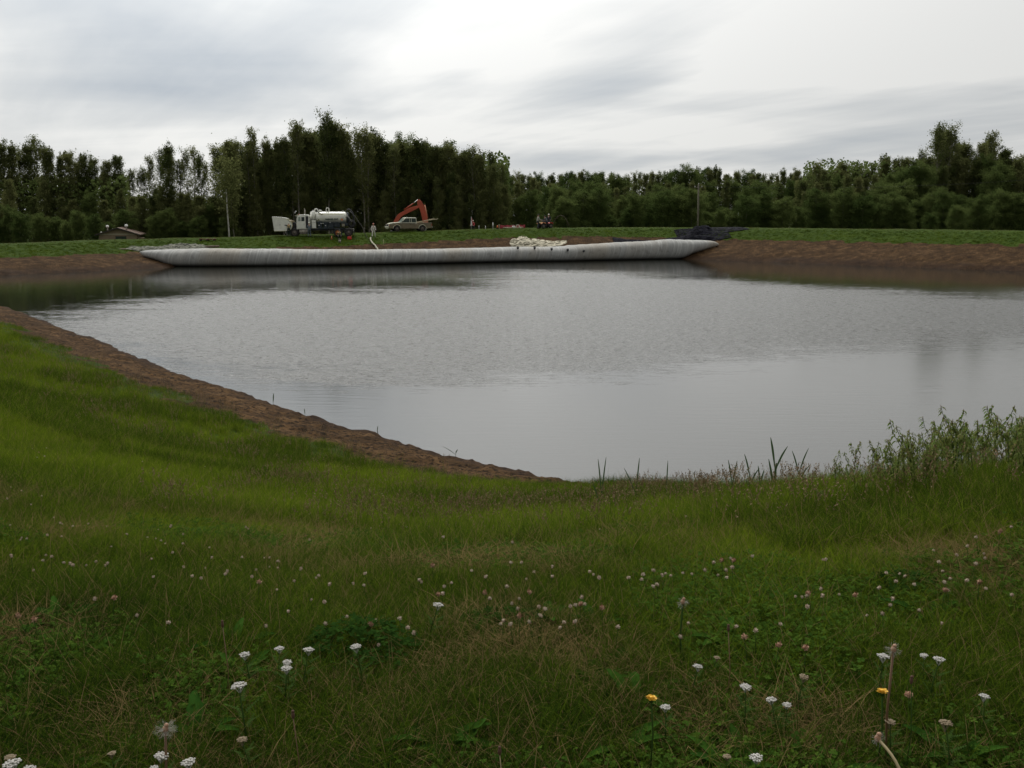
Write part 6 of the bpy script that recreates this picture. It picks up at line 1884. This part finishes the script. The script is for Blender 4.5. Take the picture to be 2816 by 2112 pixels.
def seedhead(px, py, label, hh, R0, m_stem, bent=None, open_=1.0, seed=1):
    p = U(px, py, 3.72 + hh); z = H(p.x, p.y); rr = random.Random(seed)
    hh = p.z - z
    r = empty('dandelion_seed_head', (p.x, p.y, z), label, 'seed head')
    mb = MB()
    if bent:
        mb.tube(catmull([(bent[0], bent[1], 0), (bent[0] * .85, bent[1] * .8, hh * .5), (bent[0] * .45, bent[1] * .4, hh * .88), (0, 0, hh)], 6, False), .0042, 8)
    else: mb.tube([(0, 0, 0), (-.006, 0, hh * .5), (0, 0, hh)], .0038, 7)
    mb.build('stem', m_stem, r)
    mb = MB(); mb.ell((0, 0, hh), (.009, .009, .011), 10); mb.ell((.003, 0, hh + .012), (.007, .007, .006), 8); mb.build('receptacle', M_clr, r)
    mb = MB()
    for i in range(int(110 * open_)):
        d = Vector((rr.gauss(0, 1), rr.gauss(0, 1), rr.gauss(-.25, .8))).normalized()
        e = d.cross(Vector((rr.random(), rr.random(), rr.random()))).normalized()
        c = Vector((0, 0, hh)); L = R0 * rr.uniform(.7, 1.1)
        mb.add([c + d * .008 - e * .0004, c + d * .008 + e * .0004, c + d * L + e * .0004, c + d * L - e * .0004], [(0, 1, 2, 3)])
        for k in range(3):
            g_ = Vector((rr.gauss(0, 1), rr.gauss(0, 1), rr.gauss(0, 1))).normalized() * R0 * .22
            q_ = c + d * L; mb.add([q_, q_ + e * .0007, q_ + g_ + d * R0 * .12, q_ + g_ + d * R0 * .12 - e * .0007], [(0, 1, 2, 3)])
    mb.build('fluff', M_fluff, r)
seedhead(455, 2005, 'big half-blown dandelion seed head on a brown stem at the bottom left', .24, .028, M_stemr, seed=4)
seedhead(2457, 1786, 'ragged dandelion seed head on a tall brown stem on the right', .36, .022, M_stemr, open_=.6, seed=5)
seedhead(2414, 2031, 'spent dandelion head nodding on a thick pale curved stem at the bottom right', .30, .017, M_stem2, bent=(.07, -.18), open_=.5, seed=6)
seedhead(1878, 1655, 'small white dandelion clock in the middle of the right half', .2, .022, M_stem, open_=.6, seed=8)
def bud(px, py, label, hh, m_):
    p = U(px, py, 3.72 + hh); z = H(p.x, p.y); hh = p.z - z
    r = empty('seed_bud', (p.x, p.y, z), label, 'bud')
    mb = MB(); mb.tube([(0, 0, 0), (.012, 0, hh * .5), (0, 0, hh)], .0015, 6); mb.build('stem', m_, r)
    mb = MB(); mb.ell((0, 0, hh + .006), (.0055, .0055, .012), 10); mb.ell((0, 0, hh + .018), (.005, .005, .005), 8); mb.build('head', M_bud, r)
bud(2506, 1877, 'closed dark dandelion bud on a tall stem right of the right yellow dandelion', .28, M_stem)
bud(806, 1972, 'dark closed bud on a thin stem in the lower left of the meadow', .22, M_stemr)
bud(612, 1722, 'brown plantain spike left of the white yarrow cluster', .26, M_stemr)
bud(1374, 2072, 'brown nodding bud at the bottom edge left of the middle', .2, M_stem2)
bud(2003, 1733, 'brown bud on a dark stem in the right part of the meadow', .24, M_stemr)

# broad-leaved weeds
def rosette(seed, L, n, w, up):
    rr = random.Random(seed); mb = MB()
    for i in range(n):
        a = i * 2.399 + rr.uniform(-.3, .3); l_ = L * rr.uniform(.65, 1.1); e_ = up * rr.uniform(.5, 1.4)
        d = Vector((math.cos(a), math.sin(a), 0)); s_ = Vector((-math.sin(a), math.cos(a), 0)); ww = w * rr.uniform(.8, 1.2)
        vs, fs = [], []
        for k in range(8):
            q = k / 7
            c = d * l_ * (q * math.cos(e_ * (1 - q * .6))) + Vector((0, 0, l_ * (math.sin(e_) * q - .45 * q * q)))
            hw_ = ww * .5 * (math.sin(math.pi * min(1, q * .92 + .06)) ** .7) * (1 + .18 * math.sin(k * 2.6 + i)) + .001
            fold = Vector((0, 0, hw_ * .4))
            vs += [c - s_ * hw_ + fold, c - s_ * hw_ * .5, c, c + s_ * hw_ * .5, c + s_ * hw_ + fold]
        for k in range(7):
            for j in range(4): fs.append((k * 5 + j, k * 5 + j + 1, k * 5 + j + 6, k * 5 + j + 5))
        mb.add(vs, fs, 0, True)
    o = mb.build('leafy_weed', M_dock)
    sh_ = o.data.attributes.new('shade', 'FLOAT', 'POINT'); vals = []
    for i in range(n): vals += [rr.uniform(.2, .9)] * 40
    sh_.data.foreach_set('value', vals)
    return o
RO = [rosette(1, .20, 9, .055, .9), rosette(2, .16, 11, .06, .7), rosette(3, .24, 7, .05, 1.1), rosette(4, .12, 10, .05, .6)]
WL = [(430, 1890), (395, 2010), (300, 2030), (150, 1620), (225, 1600), (560, 1680), (640, 1700), (250, 1730), (360, 1800), (545, 1960), (600, 1880), (660, 1790), (560, 2060), (1180, 1740), (1260, 1560), (1330, 1590), (1500, 1600), (1640, 1620), (1390, 1830), (1210, 1960), (1260, 1990), (1640, 1790), (1710, 1760), (1790, 1810), (1740, 1860),
      (1720, 1990), (1830, 2030), (1990, 1700), (2030, 1990), (2080, 1940), (2370, 1690), (2400, 1660), (2460, 1560), (2500, 1600), (2560, 1640), (2620, 1690), (2690, 1700), (2780, 1750), (2600, 1990), (2640, 2040), (2570, 2060), (2720, 2060), (2480, 2070), (2010, 2060), (1570, 1900), (900, 1500), (1080, 1830), (60, 1690), (1150, 1860), (800, 1960), (980, 2050)]
wp = [U(a, b, 3.78) for a, b in WL]; wz_ = terrain(np.array([p.x for p in wp]), np.array([p.y for p in wp]))
first = set()
for p, z in zip(wp, wz_):
    src = rr.choice(RO)
    if src.name in first or 'label' in src: o = src.copy(); C.objects.link(o)
    else: o = src
    first.add(src.name)
    s_ = rr.uniform(.6, 1.0)
    o.location = (p.x, p.y, z - .005); o.rotation_euler = (rr.uniform(-.1, .1), rr.uniform(-.1, .1), rr.uniform(0, 6.3)); o.scale = (s_,) * 3
    tag(o, 'rosette of broad dark green leaves low in the meadow grass', 'weed', 'broad-leaved weeds in the meadow')
for o_ in RO:
    if 'label' not in o_: bpy.data.objects.remove(o_)
# bigger clover clumps
def clump(px, py, R0, hgt, label, seed):
    p = U(px, py, 3.78); z = H(p.x, p.y); rs2 = np.random.RandomState(seed)
    n = int(1500 * R0 * R0 * 9)
    co, q, sh_ = clover(rs2, n, R0, 0, 1, .015)
    r_ = np.hypot(co[:, 0], co[:, 1]) / R0
    c4 = co.reshape(-1, 4, 3); zc = c4[:, :1, 2:3] * hgt * (1 - .6 * (np.hypot(c4[:, :1, 0:1], c4[:, :1, 1:2]) / R0) ** 2); c4[:, :, 2:3] = zc + (c4[:, :, 2:3] - c4[:, :1, 2:3])
    me = quads_mesh('clover clump', c4, sh_[::4] * .8, M_clov)
    o = bpy.data.objects.new('clover_clump', me); C.objects.link(o); o.location = (p.x, p.y, z)
    tag(o, label, 'clover plant')
clump(985, 1700, .27, .19, 'tall dark green clover clump left of the middle of the meadow', 1)
clump(2500, 1560, .20, .11, 'dark green clover clump in the meadow well behind the right yellow dandelion', 2)
clump(1400, 1620, .26, .09, 'flat clover clump full of blossoms in the centre of the meadow', 3)

# tall drooping weeds on the right bank
def weed_proto(seed, h):
    rr = random.Random(seed)
    root = bpy.data.objects.new('tall_weed', None); root.empty_display_size = .05; C.objects.link(root)
    lx, ly = rr.uniform(-.06, .06), rr.uniform(-.06, .06)
    sp_ = [(0, 0, -.03), (lx * .4, ly * .4, h * .4), (lx, ly, h * .8), (lx * 1.5, ly * 1.4, h)]
    sp_ = catmull(sp_, 5, False)
    st_ = MB(); st_.tube(sp_, [.005 - .0035 * i / (len(sp_) - 1) for i in range(len(sp_))], 5)
    lf_ = MB()
    stems = [sp_]
    for b in range(rr.randint(3, 5)):
        i = rr.randint(4, len(sp_) - 4); p = Vector(sp_[i]); a = rr.uniform(0, 6.3); L = h * rr.uniform(.2, .38)
        q_ = [p, p + Vector((math.cos(a) * L * .35, math.sin(a) * L * .35, L * .5)), p + Vector((math.cos(a) * L * .5, math.sin(a) * L * .5, L * .95))]
        q_ = catmull([tuple(v) for v in q_], 4, False); st_.tube(q_, [.0025] * len(q_), 4); stems.append(q_)
    for sp in stems:
        n = len(sp)
        for k in range(int(n * 2.0)):
            t_ = (k + rr.random()) / (n * 2.0); t_ = .15 + .85 * t_
            f_ = t_ * (n - 1); i = min(int(f_), n - 2); p = Vector(sp[i]).lerp(Vector(sp[i + 1]), f_ - i)
            a = rr.uniform(0, 6.3); L = rr.uniform(.045, .085) * (1 - .35 * t_); w_ = L * .15
            d = Vector((math.cos(a), math.sin(a), 0)); s_ = Vector((-math.sin(a), math.cos(a), 0))
            vs, fs = [], []
            for j in range(6):
                q = j / 5
                c = p + d * L * q * .85 + Vector((0, 0, L * (.55 * q - 1.0 * q * q)))
                ww = w_ * math.sin(math.pi * (q * .88 + .08)) + .0006
                vs += [c - s_ * ww, c + s_ * ww]
            for j in range(5): fs.append((2 * j, 2 * j + 1, 2 * j + 3, 2 * j + 2))
            lf_.add(vs, fs, 0, True)
        tp_ = Vector(sp[-1])
        for k in range(10):   # small flower spike
            p = tp_ + Vector((rr.gauss(0, .002), rr.gauss(0, .002), -.028 + k * .0042)); lf_.ell(p, (.003, .003, .0042), 5, 1)
    a = st_.build('stem', M_stem, root); b = lf_.build('leaves', [M_weed, M_seed], root)
    return root, [a, b], h
WP = [weed_proto(i, .6) for i in range(7)]
prof = np.array([(2150, 1325), (2230, 1292), (2290, 1268), (2340, 1246), (2400, 1236), (2450, 1218), (2500, 1202), (2570, 1184), (2640, 1172), (2720, 1156), (2816, 1150), (3100, 1120)])
cand = []
for i in range(520):
    px = rr.uniform(2230, 2980) if i > 60 else rr.uniform(2450, 2900); Y = rr.uniform(6.4, 9.6)
    py = float(np.interp(px, prof[:, 0], prof[:, 1])) + (rr.uniform(-12, 20) if rr.random() < .22 else rr.uniform(22, 75))
    cand.append((P(px, py, Y), px))
cz_, cs_, _ = terrain(np.array([c[0].x for c in cand]), np.array([c[0].y for c in cand]), True)
nw = 0; wused = set()
for (p, px), z, s_ in zip(cand, cz_, cs_):
    h = p.z - z
    if h < .12 or h > .85 or s_ < 4 or nw >= 150: continue
    nw += 1
    root, kids, h0 = rr.choice(WP); k = h / h0
    if root.name not in wused: wused.add(root.name); o = root; o.location = (p.x, p.y, z); o.scale = (min(k, 1.1),) * 2 + (k,); o.rotation_euler = (0, 0, rr.uniform(0, 6))
    else: o = fast_copy(root, kids, (p.x, p.y, z), (rr.uniform(-.08, .08), rr.uniform(-.08, .08), rr.uniform(0, 6)), (min(k, 1.1), min(k, 1.1), k))
    o.name = 'tall_weed'
    tag(o, 'tall leafy weed with drooping narrow leaves on the bank at the right edge', 'weed', 'tall weeds on the right bank')

# reeds
M_reed = mat('reed leaf', (.055, .10, .035), .5, var=.2, trans=.2)
def reed(px, pyt, Y, leaves, label, w_=.016, lean=0.0):
    top_ = P(px, pyt, Y); z = H(top_.x, Y); h = top_.z - z
    r = empty('reed', (top_.x, Y, z), label, 'reed')
    sh_ = max(h * .55, .05)
    mb = MB(); mb.tube([(0, 0, -.05), (lean * .3, 0, sh_ * .6), (lean * .5, 0, sh_)], [.005, .004, .0025], 6); mb.build('stem', M_stem, r)
    for (q0_, dx, dz) in leaves:
        b = Vector((lean * .5 * q0_, 0, sh_ * q0_)); e = Vector((dx, .02, dz * h))
        vs, fs = [], []
        for k in range(9):
            q = k / 8; c = b.lerp(Vector((b.x + e.x, b.y + e.y, e.z)), q) + Vector((0, 0, .02 * math.sin(math.pi * q)))
            ww = w_ * .5 * math.sin(math.pi * (q * .9 + .06)) ** .8 + .0006
            vs += [c + Vector((-ww, .3 * ww, 0)), c + Vector((0, -.2 * ww, 0)), c + Vector((ww, .3 * ww, 0))]
        for k in range(8):
            for j in (0, 1): fs.append((k * 3 + j, k * 3 + j + 1, k * 3 + j + 4, k * 3 + j + 3))
        mb = MB(); mb.add(vs, fs, 0, True); mb.build('leaf', M_reed, r)
reed(2135, 1204, 9.2, ((.95, -.05, 1.0), (.85, .12, .86), (.3, -.06, .66), (.35, .02, .60)), 'tallest reed with two wide spread blades on the skyline of the near bank', .02)
reed(2066, 1250, 9.0, ((.95, -.06, 1.0), (.7, .09, .72), (.5, -.04, .5)), 'reed with one arching tip just left of the tallest reed', .014)
reed(2015, 1266, 9.4, ((.9, -.04, 1.0), (.7, .05, .98), (.4, .1, .55)), 'forked low reed left of the two taller reeds', .013)
reed(2200, 1234, 9.2, ((.9, -.07, .95), (.9, .09, 1.0), (.6, .12, .68)), 'v-shaped reed between the tallest reed and the leafy weeds', .013)
reed(2092, 1282, 9.0, ((.9, -.02, 1.0), (.7, .04, .9)), 'short pair of reed blades squeezed between the arching and the tallest reed', .013)
reed(1655, 1258, 10.5, ((.8, -.04, .97), (.6, .05, 1.0), (.3, -.1, .6)), 'twin-bladed reed on the near edge of the water in the middle', .014)
reed(1752, 1260, 10.5, ((.8, .03, 1.0), (.6, -.14, .82)), 'reed with a long left-leaning blade right of the twin-bladed reed', .014)
reed(1835, 1268, 10.5, ((.8, .01, 1.0),), 'single short upright reed blade right of the middle', .012)
reed(750, 1082, 27.3, ((.5, .02, 1.0),), 'lone thin reed standing at the muddy left shore', .03)
reed(838, 1124, 26.0, ((.5, -.02, 1.0),), 'small thin stalk in the shallows below the lone reed', .02)
reed(1036, 1172, 24.2, ((.5, .03, 1.0),), 'short upright stalk in the shallows at the foot of the mud bank', .02)
reed(1253, 1228, 20.8, ((.3, -.30, 1.0), (.5, .05, .7)), 'leaning dry stalk in the shallows near the lower end of the mud bank', .02)
